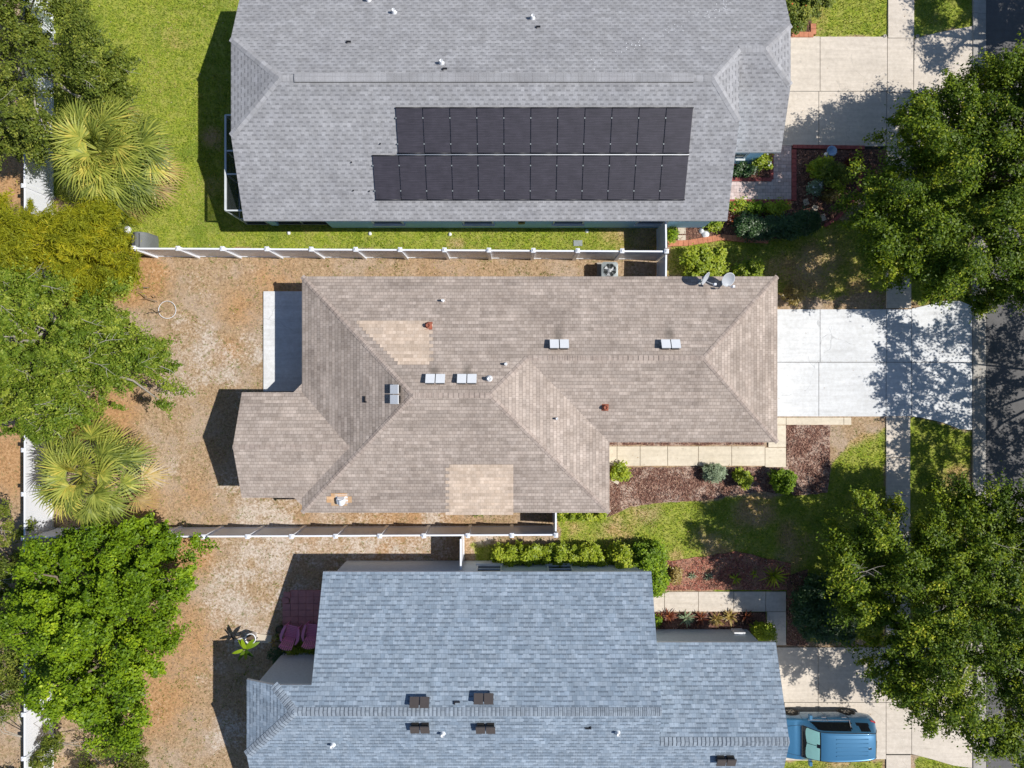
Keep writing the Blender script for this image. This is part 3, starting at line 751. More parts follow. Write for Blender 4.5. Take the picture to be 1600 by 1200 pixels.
# grass blades and litter
def scatter():
    r = np.random.default_rng(5)
    n = 520000
    x = r.uniform(-22, 22.4, n); y = r.uniform(-18.2, 18.2, n)
    g, s, o, st = gmasks(x, y)
    def hit(px0, py0, px1, py1):
        a, b2 = W(px0, py0), W(px1, py1); return (x > a.x) & (x < b2.x) & (y < a.y) & (y > b2.y)
    bad = (x < -20.9) | (x > W(1519, 0).x)
    for q in ((1150, 56, 1388, 230), (1386, -200, 1428, 1300), (1423, 40, 1525, 245), (1150, 483, 1521, 653), (1150, 651, 1330, 665), (1190, 651, 1229, 731), (900, 676, 1228, 731), (1150, 1010, 1385, 1189), (1423, 1003, 1521, 1185), (980, 923, 1229, 1010), (1228, 664, 1297, 765), (940, 730, 1228, 776), (1042, 228, 1290, 372)):
        bad |= hit(*q)
    for (x0, y0, x1, y1) in ((-8.6, -5.2, 4, 4.3), (3.9, -2.2, 11, 4.3), (-11.2, -4.6, -8, -.6), (-8.2, 7.2, 9, 16.8), (8, 10, 11.2, 16.8), (-7.6, -17.6, 5.7, -8.3), (5, -17.6, 11, -11.2)):
        bad |= (x > x0) & (x < x1) & (y > y0) & (y < y1)
    tf = (fbm(x, y, .4, 61, 2) > .70) & (g <= .35)
    keep = (~bad) & (r.random(n) < np.where(tf, .75, np.clip(g * 1.2, .10, 1)) * (1 - .75 * s * (g < .5)))
    x, y, g, st = x[keep], y[keep], g[keep], st[keep]; n = len(x)
    az = r.uniform(0, 2 * math.pi, n); hh = r.uniform(.03, .075, n) * np.where(g > .4, 1, .7); w = r.uniform(.012, .026, n)
    ca, sa = np.cos(az), np.sin(az)
    lean = r.uniform(.3, 1.1, n) * hh; la = az + math.pi / 2 + r.normal(0, .5, n)
    base = np.column_stack([x, y, np.full(n, -.02)])
    A = base + np.column_stack([ca * w, sa * w, 0 * w]); B = base - np.column_stack([ca * w, sa * w, 0 * w]); Cc = base + np.column_stack([np.cos(la) * lean, np.sin(la) * lean, hh + .01])
    V = np.stack([A, B, Cc], 1).reshape(-1, 3)
    mott = fbm(x, y, 1.1, 91); tuft = (fbm(x, y, .4, 61, 2) > .70) & (g <= .35)
    tint = np.where(g > .35, np.clip(.12 + .75 * mott + .16 * r.normal(size=n) + .45 * st, 0, .95), np.clip(r.normal(.92, .1, n), .0, 1))
    tint = np.where((g <= .35) & (r.random(n) < .12), .45, tint); tint = np.where(tuft, np.clip(r.normal(.3, .15, n), 0, 1), tint)
    tag(npmesh('grass', V, 3, tint, M['grass']), 'short green and straw coloured grass over the yards', 'grass', kind='stuff')
    # litter
    n = 26000; x = r.uniform(-24, 22.2, n); y = r.uniform(-18, 18, n)
    g, s, o, st = gmasks(x, y)
    ok = (g < .4) | (r.random(n) < .12)
    ok &= ~((x > W(1150, 0).x) & (r.random(n) < .93)); x, y = x[ok], y[ok]; n = len(x)
    for (x0, y0, x1, y1) in ((-8.6, -5.2, 4, 4.3), (3.9, -2.2, 11, 4.3), (-7.6, -17.6, 5.7, -8.3)):
        k = ~((x > x0) & (x < x1) & (y > y0) & (y < y1)); x, y = x[k], y[k]
    n = len(x); P = np.column_stack([x, y, np.full(n, .01) + .03 * r.random(n)])
    V = leaf_quads(P, unit(np.array([0, 0, 1.]) + r.normal(0, .35, (n, 3))), r.uniform(.03, .09, n), r.uniform(.015, .04, n), r)
    tag(npmesh('leaf_litter', V, 4, r.random(n), M['litter']), 'scattered dry leaves and twigs on the sandy yards', 'leaf litter', kind='stuff')
scatter()

# ------------------------------------------------------------------ roofs
def plane_of(pts):
    p = [Vector(q) for q in pts]; n = Vector((0, 0, 0))
    for i in range(len(p)):
        a, b = p[i], p[(i + 1) % len(p)]
        n += Vector(((a.y - b.y) * (a.z + b.z), (a.z - b.z) * (a.x + b.x), (a.x - b.x) * (a.y + b.y)))
    if n.z < 0: n = -n
    return n.normalized()
def axes(n):
    u = Vector((0, 0, 1)).cross(n)
    u = u.normalized() if u.length > 1e-3 else Vector((1, 0, 0))
    v = n.cross(u)
    if v.z < 0: v = -v; u = -u
    return u, v
def build_roof(house, planes, mat, th=.13, label=None, name='roof'):
    mb = MB(); edges = {}
    key = lambda p: (round(p[0], 2), round(p[1], 2), round(p[2], 2))
    for pts in planes:
        n = plane_of(pts); u, v = axes(n)
        P = [Vector(p) for p in pts]
        area = sum(P[i].x * P[(i + 1) % len(P)].y - P[(i + 1) % len(P)].x * P[i].y for i in range(len(P)))
        if area < 0: P = P[::-1]
        mb.face(P, [(p.dot(u), p.dot(v)) for p in P], 0)
        D = [p - Vector((0, 0, th)) for p in P]
        mb.face(D[::-1], None, 1)
        for i in range(len(P)):
            e = frozenset((key(P[i]), key(P[(i + 1) % len(P)])))
            edges.setdefault(e, []).append((P[i], P[(i + 1) % len(P)], D[(i + 1) % len(P)], D[i]))
    for e, l in edges.items():
        if len(l) == 1:
            a, b, c, d = l[0]; mb.face([a, d, c, b], None, 1)
    return mb.build(name, [mat, M['trim']], house, label)
def caps(roof, lines, mat, half=.14, step=.17, rise=.022, name='ridge_cap'):
    for p0, p1, pa, pb in lines:
        mb = MB(); p0, p1 = Vector(p0), Vector(p1)
        if p1.z < p0.z: p0, p1 = p1, p0          # start low
        d = (p1 - p0).normalized(); L = (p1 - p0).length; n = max(1, int(L / step)); st = L / n
        na, nb_ = plane_of(pa), plane_of(pb); nm = (na + nb_).normalized()
        sa = d.cross(na); sb = nb_.cross(d)
        for k in range(n):
            a = p0 + d * (k * st); b = p0 + d * ((k + 1) * st + .01)
            jt = random.uniform(-.006, .006)
            ra = a + nm * (rise + jt); rb = b + nm * .006
            for s, nn in ((sa, na), (sb, nb_)):
                s = s if s.z < 0 else -s
                q = [ra, rb, rb + s * half, ra + s * half]
                mb.face(q if (q[1] - q[0]).cross(q[2] - q[0]).z > 0 else q[::-1], [(x.dot(s), x.dot(d)) for x in (q if (q[1] - q[0]).cross(q[2] - q[0]).z > 0 else q[::-1])], 0)
            mb.face([ra + (sa if sa.z < 0 else -sa) * half, ra, a], None, 0)
        mb.build(name, mat, roof)
def on(px, py, a, b=0.0, c=0.0, lift=0.0):
    """where the sight line of a photo point meets the roof plane z = a + b x + c y"""
    dx, dy = px - 800, 600 - py
    k = (H - a - lift) / (F + b * dx + c * dy)
    return Vector((dx * k, dy * k, a + b * dx * k + c * dy * k))
def frame(px, py, pl, rz=0):
    p = on(px, py, *pl); n = Vector((-pl[1], -pl[2], 1)).normalized(); u, v = axes(n)
    m = Matrix((( u.x, v.x, n.x, p.x), (u.y, v.y, n.y, p.y), (u.z, v.z, n.z, p.z), (0, 0, 0, 1)))
    if u.cross(v).dot(n) < 0: m = Matrix(((-u.x, v.x, n.x, p.x), (-u.y, v.y, n.y, p.y), (-u.z, v.z, n.z, p.z), (0, 0, 0, 1)))
    return m @ Matrix.Rotation(rz, 4, 'Z')
def xf(mb, m):
    mb.v = [tuple(m @ Vector(p)) for p in mb.v]; return mb

def box_vent(roof, px, py, pl, mat, rz=0, w=.36, d=.40, name='roof_vent', label=None):
    """two low hoods side by side on a flashing plate"""
    mb = MB()
    mb.box((0, 0, .006), (2 * w + .10, d + .06, .008), m=2)
    for s in (-1, 1):
        cx = s * (w / 2 + .02)
        mb.box((cx, 0, .10), (w * .78, d * .78, .19), m=1)
        # sloping lid with folded skirts
        h0, h1 = .22, .28
        x0, x1, y0, y1 = cx - w / 2, cx + w / 2, -d / 2, d / 2
        top = [(x0, y0, h0), (x1, y0, h0), (x1, y1, h1), (x0, y1, h1)]
        low = [(x, y, z - .05) for x, y, z in top]
        mb.face(top, m=0); mb.face(low[::-1], m=1)
        for i in range(4):
            j = (i + 1) % 4; mb.face([low[i], low[j], top[j], top[i]], m=0)
    xf(mb, frame(px, py, pl, rz))
    return mb.build(name, [mat, M['dark'], roof.data.materials[0]], roof, label)
def pipe_vent(roof, px, py, pl, mat, r=.05, h=.3, flash=.14, name='pipe_vent', label=None):
    mb = MB(); 
    mb.box((0, 0, .006), (flash * 2, flash * 2.2, .008), m=1)
    m = frame(px, py, pl); xf(mb, m)
    p = m.translation
    mb.lathe([(r * 2.1, -.03), (r * 1.3, .12), (r * 1.1, .13), (r * 1.1, h), (r * .85, h), (r * .85, h - .03), (0, h - .03)], tuple(p), 12, 0)
    return mb.build(name, [mat, roof.data.materials[0]] if mat is not M['rust'] else [mat, M['rust']], roof, label)
def low_vent(roof, px, py, pl, name='lead_flashing', s=(.18, .05), label=None):
    mb = MB(); mb.box((0, 0, .03), (s[0], s[1], .06)); mb.box((s[0] * .4, s[1] * .8, .03), (s[1], s[1] * 1.4, .06))
    return xf(mb, frame(px, py, pl)).build(name, M['black'], roof, label)

def walls(house, segs, mat, name='wall'):
    mb = MB()
    for (x0, y0, x1, y1, z0, z1) in segs:
        d = Vector((x1 - x0, y1 - y0, 0)); L = d.length; nrm = Vector((-d.y, d.x, 0)).normalized() * .075
        a, b = Vector((x0, y0, 0)), Vector((x1, y1, 0))
        q = [a - nrm, b - nrm, b + nrm, a + nrm]; zt = [z0, z1, z1, z0]
        top = [Vector((p.x, p.y, z)) for p, z in zip(q, zt)]; low = [Vector((p.x, p.y, -.1)) for p in q]
        mb.face(top)
        for i in range(4):
            j = (i + 1) % 4; mb.face([low[i], low[j], top[j], top[i]])
    return mb.build(name, mat, house)
def ring(pts, z=2.5): return [(pts[i][0], pts[i][1], pts[(i + 1) % len(pts)][0], pts[(i + 1) % len(pts)][1], z, z) for i in range(len(pts))]
def window(house, x, y, w, h, side, sill=.9, door=None):
    """side = outward direction"""
    ang = {'S': 0, 'E': math.pi / 2, 'N': math.pi, 'W': -math.pi / 2}[side]
    m = Matrix.Translation((x, y, sill)) @ Matrix.Rotation(ang, 4, 'Z')
    if door:
        mb = MB(); mb.box((0, -.1, h / 2), (w, .05, h))
        n = 4
        for k in range(n): mb.box((0, -.128, h * (k + .5) / n), (w * .94, .012, h / n * .8))
        return xf(mb, m).build(door, M['door'], house)
    fr = MB()
    for (cx, cz, sx, sz) in ((-w / 2, h / 2, .07, h + .07), (w / 2, h / 2, .07, h + .07), (0, 0, w - .07, .07), (0, h, w - .07, .07), (0, h / 2, w - .07, .04)):
        fr.box((cx, -.1, cz), (sx, .07, sz))
    fr.box((0, -.13, -.07), (w + .16, .14, .06))
    o = xf(fr, m).build('window', M['frame'], house)
    g = MB(); g.box((0, -.085, h / 2), (w - .06, .02, h - .06)); xf(g, m).build('pane', M['glass'], o)

# ================================================================== beige roofed house
hb = empty('house', (1, 0, 0), label='house with beige brown hip roof in the middle of the picture', cat='house')
A_, B_, C_, D_, E_, F_ = (-8.86, 4.54, 2.6), (11.2, 4.54, 2.6), (11.2, -2.46, 2.6), (4.11, -2.46, 2.6), (4.11, -5.43, 2.6), (-8.86, -5.43, 2.6)
pW, pE, rW, rE = (-3.875, -.445, 4.694), (-.875, -.445, 4.694), (.61, 1.04, 4.07), (7.7, 1.04, 4.07)
x1, x2, xr, xe = (-8.86, -.35, 2.6), (-8.86, -4.8, 2.6), (-6.635, -2.575, 3.535), (-11.4, -2.575, 3.535)
bN = [A_, B_, rE, rW, pE, pW]; bE = [B_, C_, rE]; bS = [C_, D_, rW, rE]; bME = [D_, E_, pE, rW]; bMS = [E_, F_, pW, pE]
bW = [A_, pW, F_, x2, xr, x1, (-8.86, 0.02, 2.6)]; bX = [(-11.4, -.35, 2.6), x1, xr, xe]; bY = [(-11.4, -4.8, 2.6), x2, xr, xe]
roof = build_roof(hb, [bN, bE, bS, bME, bMS, bW, bX, bY, [(-8.86, .02, 2.6), (-9.22, -.35, 2.6), (-8.86, -.35, 2.6)], [(-8.86, -5.12, 2.6), (-9.2, -4.8, 2.6), (-8.86, -4.8, 2.6)]], M['beige'])
caps(roof, [(A_, pW, bN, bW), (F_, pW, bMS, bW), (pW, pE, bN, bMS), (E_, pE, bMS, bME), (pE, rW, bN, bME), (rW, rE, bN, bS), (B_, rE, bN, bE), (C_, rE, bE, bS), (xr, xe, bX, bY)], M['beige_cap'], .11, .2, .02)
PBN = (2.6 + .42 * 4.54, 0, -.42); PBMS = (2.6 + .42 * 5.43, 0, .42); PBW = (2.6 + .42 * 8.86, .42, 0); PBS = (2.6 + .42 * 2.46, 0, .42); PBME = (2.6 + .42 * 4.11, -.42, 0)
def patch(px_corners, pl, mat, ragL=False, ragR=False, name='shingle_patch', label=None, parent=roof, course=.152, diamond=False):
    """new shingles laid in courses, with stepped ends"""
    n = Vector((-pl[1], -pl[2], 1)).normalized(); u, v = axes(n)
    if u.x < 0: u = -u
    P = [on(x, y, *pl) for x, y in px_corners]                      # tl, tr, br, bl
    vs = [p.dot(v) for p in P]; v0 = math.floor(min(vs) / course) * course; v1 = round(max(vs) / course) * course
    o = P[0] - u * P[0].dot(u) - v * P[0].dot(v)
    mb = MB(); k = 0; vv = v0
    def xat(a, b, t):
        va, vb = a.dot(v), b.dot(v)
        f = min(1, max(0, (t - va) / (vb - va))) if abs(vb - va) > 1e-6 else 0
        return a.lerp(b, f).dot(u)
    while vv < v1 - 1e-4:
        m_ = vv + course / 2
        xa = xat(P[0], P[3], m_); xb = xat(P[1], P[2], m_)
        if ragL: xa += (.16 if k % 2 else 0) 
        if ragR: xb += (.16 if k % 2 else 0)
        if diamond:
            f = abs((m_ - (v0 + v1) / 2) / ((v1 - v0) / 2)); c = (xa + xb) / 2; hw = (xb - xa) / 2 * (1 - .75 * f) + random.uniform(-.05, .05); xa, xb = c - hw, c + hw
        q = [(xa, vv), (xb, vv), (xb, vv + course - .004), (xa, vv + course - .004)]
        pts = [o + u * a + v * b + n * (.014 if i < 2 else .007) for i, (a, b) in enumerate(q)]
        if (pts[1] - pts[0]).cross(pts[2] - pts[0]).z < 0: pts = pts[::-1]; q = q[::-1]
        mb.face(pts, [tuple(c) for c in q]); vv += course; k += 1
    return mb.build(name, mat, parent, label)
patch([(557, 505), (670, 505), (671, 568), (622, 568)], PBN, M['beige_new'], ragR=True, label='pale new shingle patch beside the left hip')
patch([(696, 725), (802, 725), (802, 801), (696, 801)], PBMS, M['beige_new'], ragL=True, label='pale new square shingle patch above the lower eave')
patch([(505, 772), (555, 772), (555, 789), (505, 789)], PBMS, M['orange_sh'], diamond=True, label='orange shingle patch round the lower left vent')
for px, py in ((681, 595), (730, 595), (873.5, 541), (1046.5, 541)): box_vent(roof, px, py, PBN, M['metal_w'])
box_vent(roof, 621, 616, PBW, M['metal_w'], 0)
for px, py, r_, h_ in ((692, 470, .04, .25), (790, 569, .04, .22), (764.5, 592, .07, .28)): pipe_vent(roof, px, py, PBN, M['metal_w'], r_, h_)
pipe_vent(roof, 669.5, 509, PBN, M['rust'], .08, .22, .16, label='rust coloured pipe vent')
pipe_vent(roof, 945.5, 636.5, PBS, M['rust'], .075, .22, .14, label='rust coloured pipe vent'); pipe_vent(roof, 869.5, 654, PBME, M['metal_w'], .035, .25, .08)
low_vent(roof, 570, 624, PBW, s=(.26, .06))
# goose neck hood
mb = MB(); mb.box((0, 0, .11), (.30, .26, .22)); mb.lathe([(.13, -.13), (.13, .13)], (0.02, 0, .2), 14, 0, axis='Y'); mb.box((0, 0, .006), (.5, .42, .01))
xf(mb, frame(534, 779.5, PBMS)).build('vent_hood', M['metal_w'], roof)
foot = [(-8.4, 4.1), (10.8, 4.1), (10.8, -2.05), (3.7, -2.05), (3.7, -5.0), (-8.4, -5.0), (-8.4, -4.4), (-11.2, -4.4), (-11.2, -.75), (-8.4, -.75)]
walls(hb, ring(foot) + [(-11.2, -4.4, -11.2, -2.575, 2.45, 3.36), (-11.2, -2.575, -11.2, -.75, 3.36, 2.45)], M['stucco_b'])
for x in (-6, -1, 4, 8): window(hb, x, 4.1, 1.2, 1.1, 'N')
for x in (-6.5, -3, .5): window(hb, x, -5.0, 1.2, 1.1, 'S')
window(hb, -11.2, -2.6, 1.6, 1.3, 'W'); window(hb, 10.8, 1, 4.9, 2.15, 'E', .02, door='garage_door'); window(hb, 6.2, -2.05, 1.0, 2.05, 'S', .02, door='front_door'); window(hb, 8.6, -2.05, 1.2, 1.1, 'S')

# ================================================================== grey roofed house (top)
hg = empty('house', (0, 12, 0), label='house with light grey roof carrying black panels at the top of the picture', cat='house')
z_ = lambda y: 2.6 + .42 * (y - 6.89)
s1, s2, s3, s4, s5, s6 = (-11.32, 6.89, 2.6), (9.08, 6.89, 2.6), (9.08, 10.53, 4.13), (7.89, 11.97, 4.73), (-9.1, 11.97, 4.73), (-11.32, 9.985, 3.9)
n1_, n2_ = (-11.32, 17.04, 2.6), (-11.32, 13.95, 3.9); g1, g2, g3, g4, g5 = (9.08, 9.78, 2.6), (11.35, 9.78, 2.6), (11.35, 12.16, 3.6), (10.12, 13.41, 4.125), (9.08, 13.41, 4.125)
g6, g7 = (11.35, 14.66, 3.6), (11.35, 17.04, 2.6)
gS = [s1, s2, s3, s4, s5, s6]; gW = [s6, s5, n2_]; gE = [s3, g5, s4]; gG = [g1, g2, g3, g4, g5]; gGE = [g3, g6, g4]; gN = [n1_, n2_, s5, s4, g5, g4, g6, g7]
rg = build_roof(hg, [gS, gW, gE, gG, gGE, gN], M['grey'])
caps(rg, [(s6, s5, gS, gW), (n2_, s5, gN, gW), (s3, s4, gS, gE), (g5, s4, gN, gE), (g5, g4, gG, gN), (g3, g4, gG, gGE), (g6, g4, gN, gGE), ((-9.1, 11.97, 4.73), (-8.5, 11.97, 4.73), gS, gN), ((7.1, 11.97, 4.73), (7.89, 11.97, 4.73), gS, gN)], M['grey_cap'], .15, .3, .012)
mb = MB()
for k in range(52):      # shingled ridge vent made of short sections
    xa = -8.5 + k * .3; 
    for sy in (-1, 1):
        q = [(xa, 11.97, 4.80), (xa + .296, 11.97, 4.80), (xa + .296, 11.97 + sy * .17, 4.735), (xa, 11.97 + sy * .17, 4.735)]
        mb.face(q if sy < 0 and False else (q if (Vector(q[1]) - Vector(q[0])).cross(Vector(q[2]) - Vector(q[0])).z > 0 else q[::-1]), [(xa, 0), (xa + .3, 0), (xa + .3, .17), (xa, .17)])
        mb.face([(xa, 11.97 + sy * .17, 4.735), (xa + .3, 11.97 + sy * .17, 4.735), (xa + .3, 11.97 + sy * .165, 4.63), (xa, 11.97 + sy * .165, 4.63)], m=1)
mb.build('ridge_vent', [M['grey_cap'], M['dark']], rg)
PGS = (2.6 - .42 * 6.89, 0, .42); PGN = (4.73 + .42 * 11.97, 0, -.42)
for px, py in ((616, 20), (690, 99), (832, 29), (576, 1)): pipe_vent(rg, px, py, PGN, M['metal_w'], .06, .25)
for px, py in ((545, 66), (695, 108), (841, 42.5)): low_vent(rg, px, py, PGN)
for px, py in ((594, 225), (549, 254), (552, 298), (577, 299)): low_vent(rg, px, py, PGS, s=(.05, .03))
mb = MB(); rs = random.Random(4)  # specks of reflected light, laid on the roof as tiny white chips
for k in range(100):
    f = rs.random(); cx, cy = 925 + 215 * f, 98 - 92 * f + rs.gauss(0, 5); cx += rs.gauss(0, 4)
    if rs.random() < .45: cx, cy = rs.choice(((992, 70), (1047, 45), (1082, 22), (1110, 20), (1133, 4), (925, 97))); cx += rs.gauss(0, 5); cy += rs.gauss(0, 3)
    p = on(cx, cy, *PGN); w_ = rs.uniform(.012, .035); mb.box((p.x, p.y, p.z + .008), (w_, w_ * rs.uniform(.5, 1.2), .012), rs.random() * 3)
mb.build('light_specks', M['metal_w'], rg, 'small white specks for reflected light in a diagonal line')['kind'] = 'stuff'
foot = [(-8.26, 7.26), (8.8, 7.26), (8.8, 10.2), (11.05, 10.2), (11.05, 16.7), (-11, 16.7), (-11, 11.6), (-8.26, 11.6)]
walls(hg, ring(foot) + [(8.86, 7.4, 8.86, 10.5, 2.6, 3.95), (8.86, 10.5, 8.86, 11.6, 3.95, 4.0), (-11.1, 7.4, -11.1, 9.9, 2.5, 3.72) if False else (-11, 13.9, -11, 16.6, 3.7, 2.5), (-11, 10, -11, 13.9, 3.7, 3.7) if False else (11.05, 10.2, 11.05, 12.1, 2.5, 3.4)], M['stucco_blue'])
for x in (-5.5, -1.5, 2.5, 6.2): window(hg, x, 7.26, 1.3, 1.1, 'S')
window(hg, 8.8, 8.7, 1.1, 1.2, 'E'); window(hg, 11.05, 13.2, 4.9, 2.15, 'E', .02, door='garage_door'); window(hg, 9.9, 10.2, .9, 1.2, 'S')
mb = MB(); mb.box((-10.87, 7.38, 1.2), (.32, .2, 2.4)); mb.box((-11.05, 11.3, 1.2), (.25, .25, 2.4)); mb.build('porch_post', M['stucco_blue'], hg)
# electrical box on the blue wall
mb = MB(); mb.box((815 * 0 + .42, 7.12, 1.5), (.3, .14, .42)); mb.box((.42, 7.04, 1.5), (.2, .03, .3)); mb.build('meter_box', M['black'], hg)
# screened porch
sc = empty('screen_porch', (-12.18, 7.38, 0), label='white framed insect screen porch at the corner of the grey roofed house', cat='screen porch')
def rel(mb, root):
    o = root.location; mb.v = [(a - o.x, b - o.y, c - o.z) for a, b, c in mb.v]; return mb
X0, Y0, Y1, ZT = -12.18, 7.38, 11.44, 2.35
mb = MB()
for y in (Y0, 8.93, 9.92, Y1):
    mb.bar((X0, y, 0), (X0, y, ZT), .06); mb.bar((X0, y, ZT), (-11.15, y, ZT), .06)
mb.bar((X0, Y0, ZT + .01), (X0, Y1, ZT + .01), .08); mb.bar((X0, Y0, .9), (X0, Y1, .9), .05); mb.bar((X0, Y0, .04), (X0, Y1, .04), .06)
for x in (-11.2, -9.6): mb.bar((x, Y0, 0), (x, Y0, ZT), .05)
mb.bar((-11.2, Y0, ZT), (-8.35, Y0, ZT), .06); mb.bar((X0, Y0, .04), (-8.35, Y0, .04), .06); mb.bar((X0, Y0, .9), (-8.35, Y0, .9), .05)
rel(mb, sc).build('frame', M['frame'], sc)
mb = MB(); mb.face([(X0, Y0, ZT - .01), (-11.2, Y0, ZT - .01), (-11.2, Y1, ZT - .01), (X0, Y1, ZT - .01)]); mb.face([(X0, Y0, 0), (X0, Y1, 0), (X0, Y1, ZT), (X0, Y0, ZT)]); mb.face([(X0, Y0, 0), (-8.35, Y0, 0), (-8.35, Y0, ZT), (X0, Y0, ZT)])
mb.face([(X0, Y1, 0), (-11, Y1, 0), (-11, Y1, ZT), (X0, Y1, ZT)]); rel(mb, sc).build('screen', M['screen'], sc)
mb = MB(); mb.prism([(X0 - .05, Y0 - .05), (-8.35, Y0 - .05), (-8.35, 11.5), (X0 - .05, 11.5)], -.1, .07); rel(mb, sc).build('floor', M['framed'], sc)

# black roof panels
words = ['leftmost', 'second from the left', 'third from the left', 'fourth from the left', 'fifth from the left', 'sixth from the left', 'seventh from the left', 'sixth from the right', 'fifth from the right', 'fourth from the right', 'third from the right', 'second from the right', 'rightmost']
def ordw(i, n):
    L = ['leftmost', 'second from the left', 'third from the left', 'fourth from the left', 'fifth from the left', 'sixth from the left']
    Rr = ['rightmost', 'second from the right', 'third from the right', 'fourth from the right', 'fifth from the right', 'sixth from the right']
    return L[i] if i < (n + 1) // 2 else Rr[n - 1 - i]
un = Vector((0, 1, .42)).normalized(); nn = Vector((0, -.42, 1)).normalized()
def solar(x0, x1, y0, y1, lab):
    L = (y1 - y0) / un.y; w = x1 - x0
    root = empty('solar_panel', (x0, y0, z_(y0)), label=lab, cat='solar panel', group='black pool heating panels on the grey roof')
    root.rotation_euler = (math.atan(.42), 0, 0)
    mb = MB(); r = random.uniform(-.004, .004)
    a, b, c, d = .018, w - .018, .03, L - .012
    z0, z1 = .03, .065 + r
    mb.face([(a, c, z1), (b, c, z1), (b, d, z1), (a, d, z1)], [(x0 + a, c), (x0 + b, c), (x0 + b, d), (x0 + a, d)])
    for p, q in (((a, c), (b, c)), ((b, c), (b, d)), ((b, d), (a, d)), ((a, d), (a, c))):
        mb.face([(p[0], p[1], z0), (q[0], q[1], z0), (q[0], q[1], z1), (p[0], p[1], z1)])
    mb.build('absorber', M['solar'], root)
    for yy in (d, c): h = MB(); h.tube([(-.004, yy, .05), (w + .004, yy, .05)], .028, 8); h.build('header_pipe', M['black'], root)
    for f in (.22, .78): k = MB(); k.box((0, L * f, .06), (.05, .05, .05)); k.build('clip', M['metal_g'], root)
pw = (7.19 + 4.62) / 11
for i in range(11): solar(-4.62 + i * pw, -4.62 + (i + 1) * pw, 9.36, 10.97, f'{ordw(i, 11)} black panel in the upper row on the grey roof')
pw2 = (7.19 + 5.68) / 12
for i in range(12): solar(-5.68 + i * pw2, -5.68 + (i + 1) * pw2, 7.66, 9.31, f'{ordw(i, 12)} black panel in the lower row on the grey roof')
mb = MB(); q0 = Vector((-4.7, 9.335, z_(9.335))) + nn * .075; q1 = Vector((7.19, 9.335, z_(9.335))) + nn * .075; mb.tube([q0, q1], .018, 6)
tag(mb.build('pipe', M['metal_w']), 'long pale pipe between the two rows of black roof panels', 'pipe')

# ================================================================== blue grey roofed house (bottom)
hh = empty('house', (0, -13, 0), label='house with blue grey shingle roof at the bottom of the picture', cat='house')
a1, a2, a3, a4, a5, a6 = (-7.97, -7.92, 2.6), (5.88, -7.92, 2.6), (5.88, -12.88, 4.634), (-8.55, -12.88, 4.634), (-9.48, -11.97, 4.26), (-7.97, -11.97, 4.26)
w1, w2 = (-10.75, -11.97, 3.75), (-10.75, -15.04, 3.75)
uN = [a1, a2, a3, a4, a5, a6]; uW = [a4, a5, w1, w2]; uS = [a4, a3, (5.88, -17.84, 2.6), (-10.75, -17.84, 2.6), w2]
uG = [(5.88, -10.9, 2.6), (11.13, -10.9, 2.6), (11.13, -14.37, 4.023), (5.88, -14.37, 4.023)]; uH = [(5.88, -14.37, 4.023), (11.13, -14.37, 4.023), (11.13, -17.84, 2.6), (5.88, -17.84, 2.6)]
ru = build_roof(hh, [uN, uW, uS, uG, uH], M['blue'])
caps(ru, [(a5, a4, uN, uW), (w2, a4, uS, uW), (a4, a3, uN, uS), ((5.95, -14.37, 4.023), (11.13, -14.37, 4.023), uG, uH)], M['blue_cap'], .19, .165, .02)
PUN = (4.634 + .41 * 12.88, 0, -.41) ; PUN = (2.6 - .41 * 7.92, 0, -.41); PUS = (4.634 + .41 * 12.88, 0, .41); PUH = PUS
for px, py in ((656.5, 1097), (756, 1091.5)): box_vent(ru, px, py, PUN, M['metal_d'])
for px, py in ((657, 1133), (759, 1133.5), (1132.5, 1184)): box_vent(ru, px, py, PUS, M['metal_d'])
for px, py in ((520.5, 1163), (692, 1145.5), (965, 1144)): pipe_vent(ru, px, py, PUS, M['metal_w'], .06, .24)
low_vent(ru, 714, 1097, PUN, s=(.24, .06)); low_vent(ru, 919, 1137, PUS, s=(.24, .05))
zN = lambda y: 2.6 + .41 * (-7.92 - y) - .16
segs = [(-7.6, -8.2, 5.55, -8.2, 2.5, 2.5), (-7.6, -8.2, -7.6, -12.35, zN(-8.2), zN(-12.35)), (-7.6, -12.35, -10.44, -12.35, 4.1, 3.65), (-10.44, -12.35, -10.44, -15, 3.65, 3.65), (-10.44, -15, -10.44, -17.5, 3.6, 2.55),
        (-10.44, -17.5, 10.8, -17.5, 2.5, 2.5), (10.8, -17.5, 10.8, -14.37, 2.5, 3.85), (10.8, -14.37, 10.8, -11.35, 3.85, 2.6), (10.8, -11.35, 5.55, -11.35, 2.5, 2.5), (5.7, -11.2, 5.7, -8.2, 3.75, 2.5), (5.75, -11.2, 5.75, -12.9, 3.75, 4.4), (5.75, -12.9, 5.75, -14.3, 4.4, 3.9)]
walls(hh, segs, M['stucco_g'])
for x in (-1.0, 2.1): window(hh, x, -8.2, 1.05, 1.1, 'N', 1.0)
window(hh, 10.8, -14.4, 4.9, 2.15, 'E', .02, door='garage_door')
mb = MB(); mb.box((10.25, -11.22, .45), (.5, .1, .5)); mb.build('meter_box', M['metal_w'], hh)

